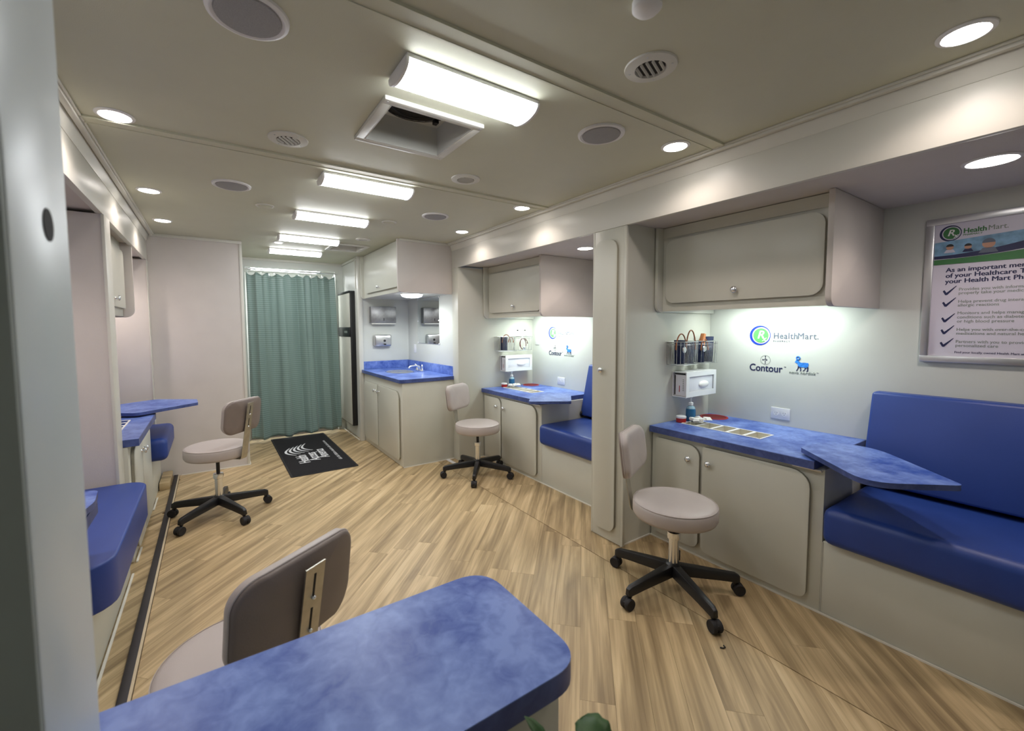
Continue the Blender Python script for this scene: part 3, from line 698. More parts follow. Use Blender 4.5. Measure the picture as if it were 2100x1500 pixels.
# sanitiser, jar, tissues
T = thing('sanitizer_bottle', 'clear pump bottle of blue gel with white pump on the near right desktop', 'bottle', (2.83, 1.752, .7772), 'hand gel pump bottles')
bp = (2.83, 1.752, .7775)
MB().lathe(bp, [(.030, 0), (.033, .004), (.033, .078), (.030, .088)], 24).build('gel_body', M_GEL, T)
MB().lathe(bp, [(.030, .0885), (.026, .100), (.014, .108), (.013, .112)], 24).build('shoulder', mat('clear_shoulder', srgb(150, 180, 196), .1), T)
MB().lathe(bp, [(.016, .112), (.016, .130), (.010, .134), (.005, .136), (.005, .165), (.010, .167), (.010, .174)], 18).build('pump', M_WHITE, T)
MB().tube([(bp[0], bp[1], bp[2]+.171), (bp[0]-.025, bp[1]+.01, bp[2]+.172), (bp[0]-.042, bp[1]+.016, bp[2]+.165)], .0045, 8).build('spout', M_WHITE, T)
reg(T, 'small pump bottle of blue gel on the far right desktop')
T = thing('red_jar', 'small red jar with white lid at the left end of the near right desktop', 'jar', (2.735, 1.765, .777), 'small red jars')
MB().lathe((2.735, 1.765, .7775), [(.030, 0), (.033, .003), (.033, .030)], 24).build('body', M_RED, T)
MB().lathe((2.735, 1.765, .7775), [(.034, .0305), (.034, .042), (.030, .045)], 24).build('lid', M_WHITE, T)
reg(T, 'small red jar with white lid on the far right desktop')
T = thing('cotton_wad', 'crumpled white packets heaped over the first tray bins, near right desktop', 'packets', (2.79, 1.67, .79), 'crumpled white packets')
rnd = random.Random(4)
for k in range(12):
    cx_, cy_ = 2.79+rnd.uniform(-.05, .05), 1.68+rnd.uniform(-.055, .05); cz = .792+rnd.uniform(0, .022); s_ = rnd.uniform(.014, .024); vs = []
    for q in ((-1, -1, -.35), (1, -.8, -.2), (.9, 1, -.35), (-1, .9, -.1), (-.7, -.7, .4), (.8, -.6, .25), (.6, .8, .5), (-.8, .6, .2)):
        a = k*1.3; x_, y_ = q[0]*s_*rnd.uniform(.8, 1.2), q[1]*s_*rnd.uniform(.8, 1.2)
        vs.append((cx_+x_*math.cos(a)-y_*math.sin(a), cy_+x_*math.sin(a)+y_*math.cos(a), cz+q[2]*s_))
    MB().add(vs, [(0, 3, 2, 1), (4, 5, 6, 7), (0, 1, 5, 4), (1, 2, 6, 5), (2, 3, 7, 6), (3, 0, 4, 7)]).build('packet', M_CTAPE, T, 0)
reg(T, 'crumpled white packets on the far right desktop')
for o, lab in bay: dup(o, (0, DY, 0), lab)
# swivelling arm boards
def armboard(pts, rs, z, lab, base, mb=None):
    t = thing('arm_board', lab, 'arm rest', (*base, z-.03), 'swivelling blue arm boards')
    MB().prism(roundpoly(pts, rs, 7), 'z', z-.024, z-.0012, .0).build('edge', M_BLUE_EDGE, t)
    q = roundpoly(pts, rs, 7); c = Vector(base)
    MB().prism(roundpoly(pts, rs, 7), 'z', z-.0011, z).build('top_face', M_BLUE, t)
    MB().lathe((base[0], base[1], 0), [(.022, z-.0335), (.022, z-.0245)], 20).build('pivot', M_STEEL, t)
    return t
armboard([(2.56, .96), (2.20, .585), (2.475, .355), (2.885, .755), (2.80, .93)], (.01, .12, .03, .14, .02), .812, 'near right blue arm board swung out over the near right bench, pointed end', (2.66, .93))
armboard([(2.42, 3.075), (2.25, 2.89), (2.555, 2.685), (2.875, 3.03), (2.72, 3.20)], (.01, .03, .03, .03, .02), .812, 'far right blue arm board swung over the far right bench', (2.62, 3.12))
# black knob by far bench
tag(MB().lathe((3.0, 3.02, .60), [(.010, -.001), (.010, -.012), (.028, -.014), (.030, -.022), (.022, -.030), (.006, -.032)], 20, 'y').build('black_knob', M_BLACK), 'round black knob on the panel behind the far right bench', 'knob')
# tall cabinet between the right bays
P = thing('tall_cabinet', 'full-height narrow pale cabinet with one rounded door between the right bays', 'cabinet', (2.2, 1.955, 0))
MB().box(2.19, 2.222, 1.836, 2.078, .004, 2.088, .001).box(2.2225, XW-.002, 1.836, 2.078, .004, 2.109).build('body', M_LAM, P)
MB().box(2.19, 2.21, 1.815, 1.8355, .004, 2.088, .001).box(2.19, 2.21, 2.0785, 2.095, .004, 2.088, .001).build('face_stile', M_LAM, P)
door_x(2.188, 1.873, 2.062, .075, 2.02, (.06, .07, .06, .06), -1, P, (1.985, 1.163))
# poster
P = thing('framed_poster', 'silver framed pharmacy poster on the near right bay wall, cut off by the picture edge', 'poster', (XW, .37, 1.63))
py0, py1, pz0, pz1 = .10, .655, 1.258, 2.007; fx = XW-.022
f = MB()
for q in ((py0, py1, pz1-.034, pz1), (py0, py1, pz0, pz0+.034)): f.box(fx, XW-.001, *q, .004)
for q in ((py0, py0+.034), (py1-.034, py1)): f.box(fx+.0005, XW-.001, *q, pz0+.03, pz1-.03, .004)
f.build('frame', M_ALU, P)
MB().box(fx+.010, fx+.012, py0+.03, py1-.03, pz0+.03, pz1-.03).build('sheet', M_PAPER, P)
px_ = fx+.0095
def PT(s, size, m, y, z, bold=0, **k): return text(s, size, m, frame_m((px_, y, z), (0, -1, 0), (0, 0, 1)), P, bold=bold, ext=.0003, **k)
mo = MB(); yy, zz, R = .564, 1.924, .040
mo.lathe((px_, yy, zz), [(R, 0), (R, .0004)], 36, 'x').build('emblem_ring', M_NAVY, P)
MB().lathe((px_-.0006, yy-.003, zz), [(R*.84, 0), (R*.84, .0004)], 36, 'x').build('emblem_rim', M_PAPER, P)
MB().lathe((px_-.0012, yy-.003, zz), [(R*.74, 0), (R*.74, .0004)], 36, 'x').build('emblem_disc', M_GREEN2, P)
text('R', .044, M_WHITE, frame_m((px_-.0018, yy+.012, zz-.013), (0, -1, 0), (0, 0, 1)), P, 'letter', .0008, .0002, shear=.25)
text('x', .030, M_WHITE, frame_m((px_-.0018, yy-.012, zz-.024), (0, -1, 0), (0, 0, 1)), P, 'letter', .0008, .0002, shear=.25)
PT('Health', .034, M_GREEN2, .519, 1.917, .0012, width=.078); PT('Mart.', .034, M_GREYINK, .436, 1.917, .0003, width=.064)
PT('PHARMACY', .0125, M_GREEN2, .519, 1.904, .0003, width=.066); PT('Caring for you and about you.', .0155, M_NAVY, .521, 1.872, .0003, shear=.45, width=.150)
def swoosh(f0, f1, m, name, x):
    vs = []; n = 24
    for k in range(n+1):
        y = (py1-.036)-(py1-py0-.072)*k/n; t_ = k/n; vs += [(x, y, f0(t_)), (x, y, f1(t_)), (x-.0004, y, f0(t_)), (x-.0004, y, f1(t_))]
    fs = []
    for k in range(n):
        a = 4*k; b = a+4; fs += [(a+2, b+2, b+3, a+3), (a, a+1, b+1, b), (a, b, b+2, a+2), (a+1, a+3, b+3, b+1)]
    fs += [(0, 2, 3, 1), (4*n, 4*n+1, 4*n+3, 4*n+2)]
    MB().add(vs, fs).build(name, m, P, 0)
swoosh(lambda t: 1.882+.03*t, lambda t: 1.80-.01*math.sin(t*PI*.8)+.10*t*t, M_PHOTO, 'photo_strip', px_)
swoosh(lambda t: 1.812-.006*t+.19*t*t*.55, lambda t: 1.797-.008*math.sin(t*2)+.12*t*t*.5, M_NAVY, 'blue_swoosh', px_-.0008)
swoosh(lambda t: 1.793-.004*t+.09*t*t*.5, lambda t: 1.767-.004*t, M_GREEN2, 'green_swoosh', px_-.0016)
for (y, z, s_, shirt) in ((.563, 1.853, .014, M_PAPER), (.499, 1.848, .013, M_NAVY), (.43, 1.852, .022, M_PALEINK)):
    hd = MB().lathe((px_-.0022, y, z), [(s_, 0), (s_, .0004)], 18, 'x'); hd.build('printed_head', M_SKIN, P)
    MB().prism([(y+s_*1.5, z-s_*2.0), (y+s_*.9, z-s_*.9), (y-s_*.9, z-s_*.9), (y-s_*1.5, z-s_*2.0)], 'x', px_-.0022, px_-.0018).build('printed_shirt', shirt, P)
    MB().prism([(y+s_*math.cos(a), z+s_*.2+s_*math.sin(a)*.95) for a in [PI*k/8 for k in range(9)]], 'x', px_-.0030, px_-.0024).build('printed_hair', M_BLACK if s_ < .02 else M_PALEINK, P)
PT('As an important member', .031, M_NAVY, .573, 1.726, .0010); PT('of your Healthcare Team,', .031, M_NAVY, .573, 1.697, .0010); PT('your Health Mart Pharmacist:', .031, M_NAVY, .573, 1.668, .0010)
for z in (1.63, 1.57, 1.489, 1.427, 1.361):
    MB().prism([(.580, z-.002), (.574, z+.004), (.566, z-.010), (.532, z+.024), (.530, z+.022), (.563, z-.022), (.570, z-.022)], 'x', px_-.0006, px_).build('check_mark', M_NAVY, P)
for s, z in (('Provides you with information to', 1.634), ('properly take your medications', 1.615), ('Helps prevent drug interactions and', 1.572), ('allergic reactions', 1.553),
             ('Monitors and helps manage chronic', 1.513), ('conditions such as diabetes, asthma', 1.492), ('or high blood pressure', 1.471), ('Helps you with over-the-counter', 1.429), ('medications and natural health', 1.409),
             ('Partners with you to provide', 1.367), ('personalized care', 1.347)):
    PT(s, .0205, M_GREYINK, .523, z-.006, .0003)
PT('Find your locally owned Health Mart at', .0145, M_NAVY, .525, 1.308, .0002)

# ------------------------------------------------------------------ sink bay
P = thing('sink_cabinet', 'pale sink base cabinet with two doors at the far end', 'cabinet', (1.9, 4.8, 0))
MB().box(1.60, 2.217, 4.157, 5.468, .004, .882, .003).build('body', M_LAM, P)
door_x(1.598, 4.215, 4.875, .065, .79, (.012, .012, .05, .012) and (.012, .09, .05, .012), -1, P, (4.832, .716))
door_x(1.598, 4.90, 5.42, .065, .79, (.07, .012, .012, .05), -1, P, (4.965, .716))
T = thing('sink_counter', 'blue marbled sink counter with backsplash on the sink cabinet', 'counter', (1.9, 4.8, .885))
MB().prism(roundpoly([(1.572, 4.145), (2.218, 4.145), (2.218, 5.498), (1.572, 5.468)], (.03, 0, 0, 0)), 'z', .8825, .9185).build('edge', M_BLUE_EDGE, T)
MB().prism(roundpoly([(1.572, 4.145), (2.218, 4.145), (2.218, 5.498), (1.572, 5.468)], (.03, 0, 0, 0)), 'z', .9186, .9205).build('slab', M_BLUE, T)
MB().box(2.200, 2.218, 4.15, 5.498, .921, 1.022, .002).build('backsplash', M_BLUE, T)
MB().box(1.575, 2.199, 5.480, 5.498, .921, 1.022, .002).build('backsplash', M_BLUE, T)
T = thing('sink_basin', 'oval steel sink basin set into the sink counter', 'sink', (1.87, 4.93, .92))
MB().lathe((1.87, 4.93, .9208), [(1, 0), (1, .003), (.93, .004), (.90, .0012)], 40, 'z', .165, .225).build('rim', M_CHROME, T, 60)
MB().lathe((1.87, 4.93, .9208), [(.90, .0008), (.88, .0022), (.3, .0014), (.02, .001)], 40, 'z', .165, .225).build('bowl', M_STEEL, T)
T = thing('faucet', 'chrome two-handle faucet behind the sink basin', 'faucet', (2.10, 4.86, .921))
MB().prism(rr(2.075, 2.125, 4.76, 4.96, .022), 'z', .921, .938, .004).build('base_plate', M_CHROME, T)
MB().tube([(2.10, 4.86, .935), (2.09, 4.86, .975), (2.05, 4.86, .992), (1.98, 4.86, .985), (1.955, 4.86, .968)], [.018, .016, .013, .011, .011], 12).build('spout', M_CHROME, T, 60)
for y in (4.785, 4.935):
    MB().lathe((2.10, y, .938), [(.018, 0), (.014, .02), (.011, .030), (.016, .040), (.012, .048)], 16).build('handle', M_CHROME, T, 60)
    MB().tube([(2.10, y, .982), (2.085, y+(.03 if y > 4.86 else -.03), 1.000)], [.007, .009], 8).build('lever', M_CHROME, T, 60)
P = thing('wall_cabinet', 'pale wall cabinet over the sink with glossy door, broad pinkish side', 'cabinet', (1.9, 4.8, 1.82))
MB().box(1.615, 2.217, 4.195, 5.466, 1.822, ZC-.003, .001).build('body', M_LAM, P)
MB().prism(rr(1.578, 2.217, 1.812, ZC-.003, (0, 0, .05, 0)), 'y', 4.169, 4.194, .002).build('end_panel', M_FAB, P)
MB().prism(rr(1.578, 1.64, 1.815, ZC-.003, (0, 0, .04, 0)), 'y', 5.44, 5.466, .002).build('end_panel', M_LAM, P)
door_x(1.612, 4.22, 5.33, 1.872, 2.27, (.06, .012, .012, .05), -1, P, (4.80, 1.915))
T = thing('sink_light', 'glowing domed light under the wall cabinet over the sink', 'light', (1.85, 4.45, 1.81))
MB().lathe((1.83, 4.42, 1.820), [(.12, 0), (.12, -.008)], 32).build('base', M_WHITE, T)
MB().lathe((1.83, 4.42, 1.811), [(.115, 0), (.105, -.018), (.07, -.030), (.02, -.035)], 32).build('lens', M_TUBE, T, 60)
spot((1.9, 4.6, 1.76), 5, (.93, 1, 1), 2.9, .5, .08)
T = thing('towel_dispenser', 'steel paper towel dispenser on the wall over the sink', 'dispenser', (1.83, 5.5, 1.61))
MB().box(1.69, 2.02, 5.415, 5.498, 1.515, 1.725, .006).build('cabinet', M_STEEL_D, T)
MB().box(1.70, 2.01, 5.41, 5.46, 1.497, 1.514, .002).build('towel_slot', M_TRIM, T)
MB().box(1.85, 1.858, 5.4125, 5.4148, 1.545, 1.58).build('lock_slot', M_DARK, T)
T = thing('soap_dispenser', 'small steel soap dispenser below the towel dispenser', 'dispenser', (1.84, 5.5, 1.29))
MB().box(1.735, 1.955, 5.425, 5.498, 1.215, 1.362, .016, 3).build('cabinet', M_STEEL, T)
MB().lathe((1.862, 5.4248, 1.285), [(.016, 0), (.014, -.008)], 20, 'y').build('button', M_BLACK, T)
MB().box(1.85, 1.875, 5.40, 5.424, 1.232, 1.247, .003).build('nozzle', M_DARK, T)
T = thing('wall_mirror', 'frameless mirror on the side wall by the sink', 'mirror', (2.22, 4.85, 1.54))
MB().box(2.2135, 2.2195, 4.54, 5.165, 1.257, 1.815).build('glass', M_MIRROR, T)
for y in (4.545, 5.16):
    for z in (1.262, 1.535, 1.81): MB().box(2.209, 2.219, y-.010, y+.010, z-.008, z+.008, .002).build('clip', M_WHITE, T)
T = thing('switch_plate', 'white switch plate low on the side wall between mirror and sink', 'switch', (2.22, 5.27, 1.18))
MB().prism(rr(5.235, 5.305, 1.125, 1.235, .004), 'x', 2.213, 2.2192, .002).build('plate', M_WHITE, T); MB().box(2.2105, 2.2128, 5.26, 5.28, 1.155, 1.205, .001).build('rocker', M_WHITE, T)
T = thing('switch_plate', 'white switch plate in the corner of the far right bay left of the round emblem', 'switch', (XW, 3.95, 1.30))
MB().prism(rr(3.905, 3.975, 1.245, 1.355, .004), 'x', XW-.007, XW-.0008, .002).build('plate', M_WHITE, T); MB().box(XW-.009, XW-.0072, 3.93, 3.95, 1.275, 1.325, .001).build('rocker', M_WHITE, T)
# refrigerator
T = thing('refrigerator', 'tall built-in fridge with pale doors and thick black frame', 'fridge', (1.5, 6.0, .16))
MB().box(1.505, 1.568, 5.69, 6.27, .16, 1.935, .006).build('black_frame', M_BLACK, T)
MB().box(1.494, 1.5045, 5.70, 6.262, 1.462, 1.905, .003).build('freezer_door', M_LAM, T)
MB().box(1.494, 1.5045, 5.70, 6.262, .175, 1.335, .003).build('fridge_door', M_LAM, T)
MB().box(1.488, 1.5045, 5.69, 6.268, 1.338, 1.458, .003).build('control_panel', M_BLACK, T)
MB().box(1.490, 1.5045, 5.69, 6.268, 1.908, 1.935, .003).build('top_rail', M_BLACK, T)
MB().box(1.4865, 1.4878, 5.80, 5.95, 1.385, 1.415).build('display', M_GREYINK, T)

# ------------------------------------------------------------------ curtain
T = thing('curtain', 'long green shower-style curtain hanging in the far doorway', 'curtain', (.92, 6.2, 0))
nx, nz = 150, 60; vs = []; fs = []
rnd = random.Random(3)
for j in range(nz+1):
    g = j/nz; z = .035+(2.155-.035)*g
    x0, x1 = .375+(-.03)*(1-g)*0, 1.435+.035*(1-g)
    for i in range(nx+1):
        u = i/nx; x = x0+(x1-x0)*u
        a = .036*(.55+.45*(1-g)); ph = u*2*PI
        y = 6.20+a*math.sin(ph*4.3+1.1*math.sin(g*2.2+u*7)+.6)+.013*math.sin(ph*9+2+1.6*g+2*math.sin(u*9))+.016*math.sin(ph*1.7+g*3)
        y -= .04*(1-g)**2
        zz = z
        if g > .9: zz = z-(g-.9)*.35*(math.sin(u*PI*9)**2)
        if g < .06: zz = z+.012*math.sin(ph*4+1)+.02*u
        vs.append((x+.006*math.sin(ph*13+g*2), y, zz))
for j in range(nz):
    for i in range(nx):
        a = j*(nx+1)+i; fs.append((a, a+1, a+nx+2, a+nx+1))
o = MB().add(vs, fs).build('cloth', M_CURT, T, 180); so = o.modifiers.new('thick', 'SOLIDIFY'); so.thickness = .002
tag(MB().tube([(.372, 6.262, 2.205), (1.468, 6.262, 2.205)], .011, 12).build('curtain_rod', M_CHROME), 'thin metal rod across the top of the far doorway', 'curtain rod')
for k in range(8):
    x = .405+k*.147
    MB().tube([(x, 6.252+.022*math.cos(a*PI/8), 2.182+.036*math.sin(a*PI/8)) for a in range(16)], .0015, 5, True).build('curtain_ring', M_CHROME, T)
# ------------------------------------------------------------------ floor mat
T = thing('floor_mat', 'black rubber-edged mat with white lettering and curved stripes before the curtain', 'mat', (.92, 5.35, 0))
MB().prism(rr(.585, 1.235, 4.49, 6.20, .015), 'z', .0005, .007, .002).build('pad', M_RUBBER, T)
MB().box(.605, 1.215, 4.51, 6.18, .0072, .0095).build('pile', M_MAT, T)
def MT(s, size, x, y, **k): return text(s, size, M_MATINK, frame_m((x, y, .0097), (0, 1, 0), (-1, 0, 0)), T, ext=.0003, **k)
MT('Health', .155, .835, 4.885, bold=.003, sx=.80); MT('Access', .155, .945, 4.935, bold=.003, sx=.78); MT('America', .155, 1.052, 4.99, bold=.003, sx=.72)
for k in range(5):
    cx_, cy_ = .747+k*.0485, 5.245+k*.032; vs = []; fs = []; n = 16
    for i in range(n+1):
        t_ = i/n; y = cy_+.36*t_; b = -.085*math.sin(PI*min(1, t_*1.0)**.9)*(1-.2*t_)-.02*t_; w_ = .026*math.sin(PI*(.12+.86*t_))**.7
        vs += [(cx_+b-w_*.5, y, .0096), (cx_+b+w_*.5, y, .0096), (cx_+b-w_*.5, y, .0101), (cx_+b+w_*.5, y, .0101)]
    for i in range(n):
        a = 4*i; c = a+4; fs += [(a+2, a+3, c+3, c+2), (a, a+2, c+2, c), (a+1, c+1, c+3, a+3)]
    fs += [(0, 1, 3, 2), (4*n, 4*n+2, 4*n+3, 4*n+1)]
    MB().add(vs, fs).build('curved_stripe', M_MATINK, T, 0)
mb = MB(); rnd = random.Random(9); y = 4.82
while y < 5.74:
    l = rnd.uniform(.008, .022); mb.box(1.128-rnd.uniform(0, .012), 1.150, y, y+l*.5, .0096, .0100); mb.box(1.138, 1.150, y, y+l, .0096, .0100); y += l+rnd.choice((.004, .005, .016))
mb.build('small_print_line', M_MATINK, T, 0)
tag(MB().box(2.085, 2.125, 3.99, 4.25, .0005, .006, .002).build('floor_bracket', M_WHITE), 'flat white floor bracket at the foot of the sink cabinet side', 'bracket')
tag(MB().tube([(1.855, .980, .003), (1.863, .968, .004), (1.876, .968, .003), (1.880, .978, .004)], .003, 6).build('debris', M_BLACK), 'tiny dark hook-shaped scrap on the bare floor, right foreground', 'scrap')

# ------------------------------------------------------------------ left bays
P = thing('desk_cabinet', 'narrow-looking pale two-door desk cabinet in the far left bay', 'cabinet', (-.9, 3.85, 0))
MB().box(XWL+.002, -.455, 3.392, 4.30, .004, .728, .002).build('body', M_LAM, P)
door_x(-.453, 3.47, 3.80, .05, .70, (.012, .07, .05, .012), 1, P, (3.765, .615))
door_x(-.453, 3.815, 4.27, .05, .70, (.07, .012, .012, .05), 1, P, (3.85, .615))
T = desktop(XWL, -.402, 3.392, 4.36, .775, .045, [(-.69, -.53, 3.50+k*.104, 3.594+k*.104) for k in range(6)], 'blue marbled desktop with white tray bins in the far left bay', '', (-.405, -.3995, 3.392, 4.36))
MB().box(XWL, -.405, 3.3905, 3.3945, .7305, .7742).build('end_band', M_BLUE_EDGE, T)
for k in range(6):
    x0, x1, y0, y1 = -.69, -.53, 3.50+k*.104, 3.594+k*.104; b = MB()
    for q in ((x0-.006, x1+.006, y0-.005, y0+.006), (x0-.006, x1+.006, y1-.006, y1+.005), (x0-.006, x0+.006, y0, y1), (x1-.006, x1+.006, y0, y1)): b.box(*q, .7752, .7785, .001)
    b.box(x0, x1, y0, y1, .7335, .745)
    b.build('tray_bin', M_WHITE, T)
armboard([(-.74, 4.36), (-.50, 4.20), (-.122, 4.505), (-.135, 4.715), (-.445, 4.93), (-.78, 4.70)], (.03, .04, .015, .015, .05, .03), .812, 'blue arm board jutting out into the aisle from the far left desk', (-.62, 4.30))
P = thing('bench', 'pale bench base at the end of the far left bay', 'bench', (-.9, 4.72, 0), 'bench bases')
MB().box(XWL+.002, -.452, 4.305, 5.095, .004, .375, .003).build('base_panel', M_LAM, P)
o = MB().box(XWL+.03, -.335, 4.335, 5.085, .378, .563, .045, 4).build('seat_cushion', M_VINYL, None, 50); tag(o, 'far left blue vinyl seat cushion seen end-on beyond the far left desk', 'cushion', 'blue seat cushions')
P = thing('wall_cabinet', 'pale wall cabinet on the left with chrome knob, over the far left desk', 'cabinet', (-.9, 3.85, 1.54), 'wall cabinets')
MB().box(XWL+.002, -.560, 3.392, 4.335, 1.548, 2.108, .001).build('body', M_LAM, P)
MB().prism(rr(XWL+.002, -.492, 1.540, 2.108, (0, 0, 0, .06)), 'y', 4.336, 4.358, .002).build('end_panel', M_FAB, P)
door_x(-.558, 3.42, 4.30, 1.605, 2.035, (.05, .05, .012, .012), 1, P, (3.86, 1.662))
P = thing('bench', 'pale bench base beside the pale door edge, near left', 'bench', (-.9, 2.65, 0), 'bench bases')
MB().box(XWL+.002, -.452, 2.02, 3.225, .004, .375, .003).build('base_panel', M_LAM, P)
o = MB().prism(rr(XWL+.03, -.345, 2.10, 3.205, (.10, .01, .01, .12), 6), 'z', .378, .563, .03, 4).build('seat_cushion', M_VINYL, None, 50); tag(o, 'near left blue vinyl seat cushion with rounded corner, beside the pale door edge', 'cushion', 'blue seat cushions')
P = thing('desk_cabinet', 'desk cabinet of the near left bay, hidden behind the pale door edge', 'cabinet', (-.9, 1.5, 0))
MB().box(XWL+.002, -.455, 1.0, 2.015, .004, .728, .002).build('body', M_LAM, P)
T = desktop(XWL, -.402, 1.0, 2.24, .775, .045, [], 'near left blue desktop, mostly hidden by the pale door edge', '', (-.405, -.3995, 1.0, 2.24))
armboard([(-.80, 2.05), (-.42, 1.90), (-.385, 2.12), (-.40, 2.27), (-.80, 2.29)], (.01, .02, .02, .03, .02), .812, 'near left blue arm board, only its rounded corner showing past the pale door edge', (-.65, 2.0))
tag(MB().box(-.445, -.370, 4.80, 5.19, .0005, .065, .003).build('floor_riser', M_WOOD), 'low wood-covered riser box on the floor at the far left', 'riser')

# ------------------------------------------------------------------ foreground counter
P = thing('counter_cabinet', 'grey cabinet under the blue counter at the bottom of the picture', 'cabinet', (.2, .76, 0))
MB().box(-.10, .555, .612, .885, .004, .742, .004).build('body', M_LAM, P)
MB().box(-.09, .545, .625, .87, .7425, .752).build('shadow_gap_strip', M_DARK, P)  # dark strip standing for the shadow gap under the counter
T = thing('front_counter', 'large blue marbled counter with rounded corners in the foreground', 'counter', (.2, .76, .76))
q = roundpoly([(-.139, .573), (.585, .573), (.585, .948), (-.30, .948), (-.30, .786), (-.139, .786)], (.0, .075, .085, 0, 0, 0), 8)
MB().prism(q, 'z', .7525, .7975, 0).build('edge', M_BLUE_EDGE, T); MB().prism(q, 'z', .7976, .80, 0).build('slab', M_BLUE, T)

# ------------------------------------------------------------------ potted plant at the bottom edge
def leaf(mb, base, tip, width, n=18, droop=.02, broad=False):
    b = Vector(base); t_ = Vector(tip); d = t_-b; side = d.cross(Vector((0, 0, 1))).normalized(); vs = []; fs = []
    for i in range(n+1):
        f = i/n; c = b+d*f; c.z += droop*math.sin(PI*f)
        w_ = width*(math.sin(PI*min(1, f*.93+.04))**.45 if broad else math.sin(PI*f**.8)**.9)*(1+.07*math.sin(f*26))
        if i == n: w_ = width*(.12 if broad else .01)
        for q in (-1, -.5, 0, .5, 1): vs.append(c+side*w_*q+Vector((0, 0, w_*abs(q)*.25)))
    for i in range(n):
        for k in range(4):
            a = 5*i+k; fs.append((a, a+1, a+6, a+5))
    mb.add([v[:] for v in vs], fs); return mb
T = thing('potted_plant', 'leafy green potted plant whose leaf tips show at the bottom edge', 'plant', (.50, .40, 0))
pc = (.50, .40)
MB().lathe((*pc, .001), [(.085, 0), (.09, .01), (.12, .20), (.13, .21), (.13, .23), (.115, .232), (.11, .215)], 28).build('pot', M_TERRA, T)
MB().lathe((*pc, .001), [(.109, .205), (.105, .212)], 24).build('soil', M_GROUT, T)
lv = [((.530, .445, .69), (.527, .527, .743), .033), ((.445, .49, .70), (.418, .549, .789), .014), ((.53, .40, .64), (.66, .36, .70), .03), ((.49, .38, .63), (.42, .28, .69), .032),
      ((.47, .42, .60), (.36, .45, .66), .03), ((.5, .36, .58), (.55, .24, .62), .03), ((.54, .42, .6), (.64, .47, .63), .028)]
for b, t2, w_ in lv:
    o = leaf(MB(), b, t2, w_, broad=w_ > .025).build('leaf', M_LEAF, T, 180); so = o.modifiers.new('thick', 'SOLIDIFY'); so.thickness = .0008
    MB().tube([(pc[0], pc[1], .21), ((pc[0]+b[0])/2, (pc[1]+b[1])/2, .21+(b[2]-.21)*.6), b], .0035, 6).build('stem', M_LEAF, T)

# ------------------------------------------------------------------ stools
def backrest():
    n = 56; W, Hh, R = .185, .125, .07
    out = rr(-W, W, -Hh, Hh, R, 13); out = out[:]
    def curve(u, v, d): return (d-.55*u*u*1.6, u, v)    # x toward seat = negative
    def shell(prof):
        vs = []; fs = []; m = len(out)
        for (s_, d) in prof:
            for (u, v) in out: vs.append((d-.9*(u*s_)**2, u*s_, v*s_))
        for k in range(len(prof)-1):
            for i in range(m): j = (i+1) % m; fs.append((k*m+i, k*m+j, (k+1)*m+j, (k+1)*m+i))
        c0 = len(vs); vs.append((prof[0][1], 0, 0)); c1 = len(vs); vs.append((prof[-1][1], 0, 0))
        for i in range(m): fs.append((c0, (i+1) % m, i)); fs.append((c1, (len(prof)-1)*m+i, (len(prof)-1)*m+(i+1) % m))
        return vs, fs
    return out, shell
def make_stool():
    t = thing('swivel_stool', '', 'stool')
    # base leg with caster, copied five times
    lg = MB(); vs = []
    st = [(.02, .031, .094, .152), (.12, .027, .088, .142), (.24, .022, .080, .128), (.322, .019, .072, .118), (.344, .015, .070, .106)]
    for (x, hw, z0, z1) in st: vs += [(x, -hw, z0), (x, hw, z0), (x, hw*.72, z1), (x, -hw*.72, z1)]
    fs = [(0, 1, 2, 3)[::-1], tuple(4*(len(st)-1)+i for i in range(4))]
    for k in range(len(st)-1):
        a = 4*k
        for i in range(4): fs.append((a+i, a+(i+1) % 4, a+4+(i+1) % 4, a+4+i))
    lg.bev(vs, fs, .004)
    lg.lathe((.325, 0, 0), [(.011, .060), (.014, .080), (.014, .09)], 12)
    leg0 = lg.build('leg', M_BLACK, t)
    cs = MB()
    for s_ in (-1, 1):
        cs.lathe((.340, s_*.014, .0307), [(.012, -.010), (.028, -.011), (.0305, -.007), (.0305, .007), (.028, .011), (.012, .010)], 20, 'y')
    cs.prism([(.318, .040), (.322, .060), (.345, .062), (.366, .045), (.368, .030), (.345, .028)], 'y', -.006, .006, .002)
    hood = []
    cs.lathe((.340, 0, .0307), [(.008, -.022), (.008, .022)], 10, 'y')
    ca0 = cs.build('caster', M_RUBBER, leg0)
    for k in range(1, 5):
        l2 = leg0.copy(); COL.objects.link(l2); l2.parent = t; l2.rotation_euler = (0, 0, 2*PI*k/5)
        c2 = ca0.copy(); COL.objects.link(c2); c2.parent = l2
    MB().lathe((0, 0, 0), [(.030, .085), (.038, .095), (.040, .150), (.032, .158)], 24).build('hub', M_BLACK, t)
    MB().lathe((0, 0, 0), [(.026, .1585), (.026, .28), (.0265, .285), (.0265, .29)], 24).build('chrome_column', M_CHROME, t, 50)
    MB().lathe((0, 0, 0), [(.0266, .2905), (.034, .294), (.036, .312), (.034, .330), (.022, .334)], 24).build('chrome_collar', M_CHROME, t, 50)
    return t
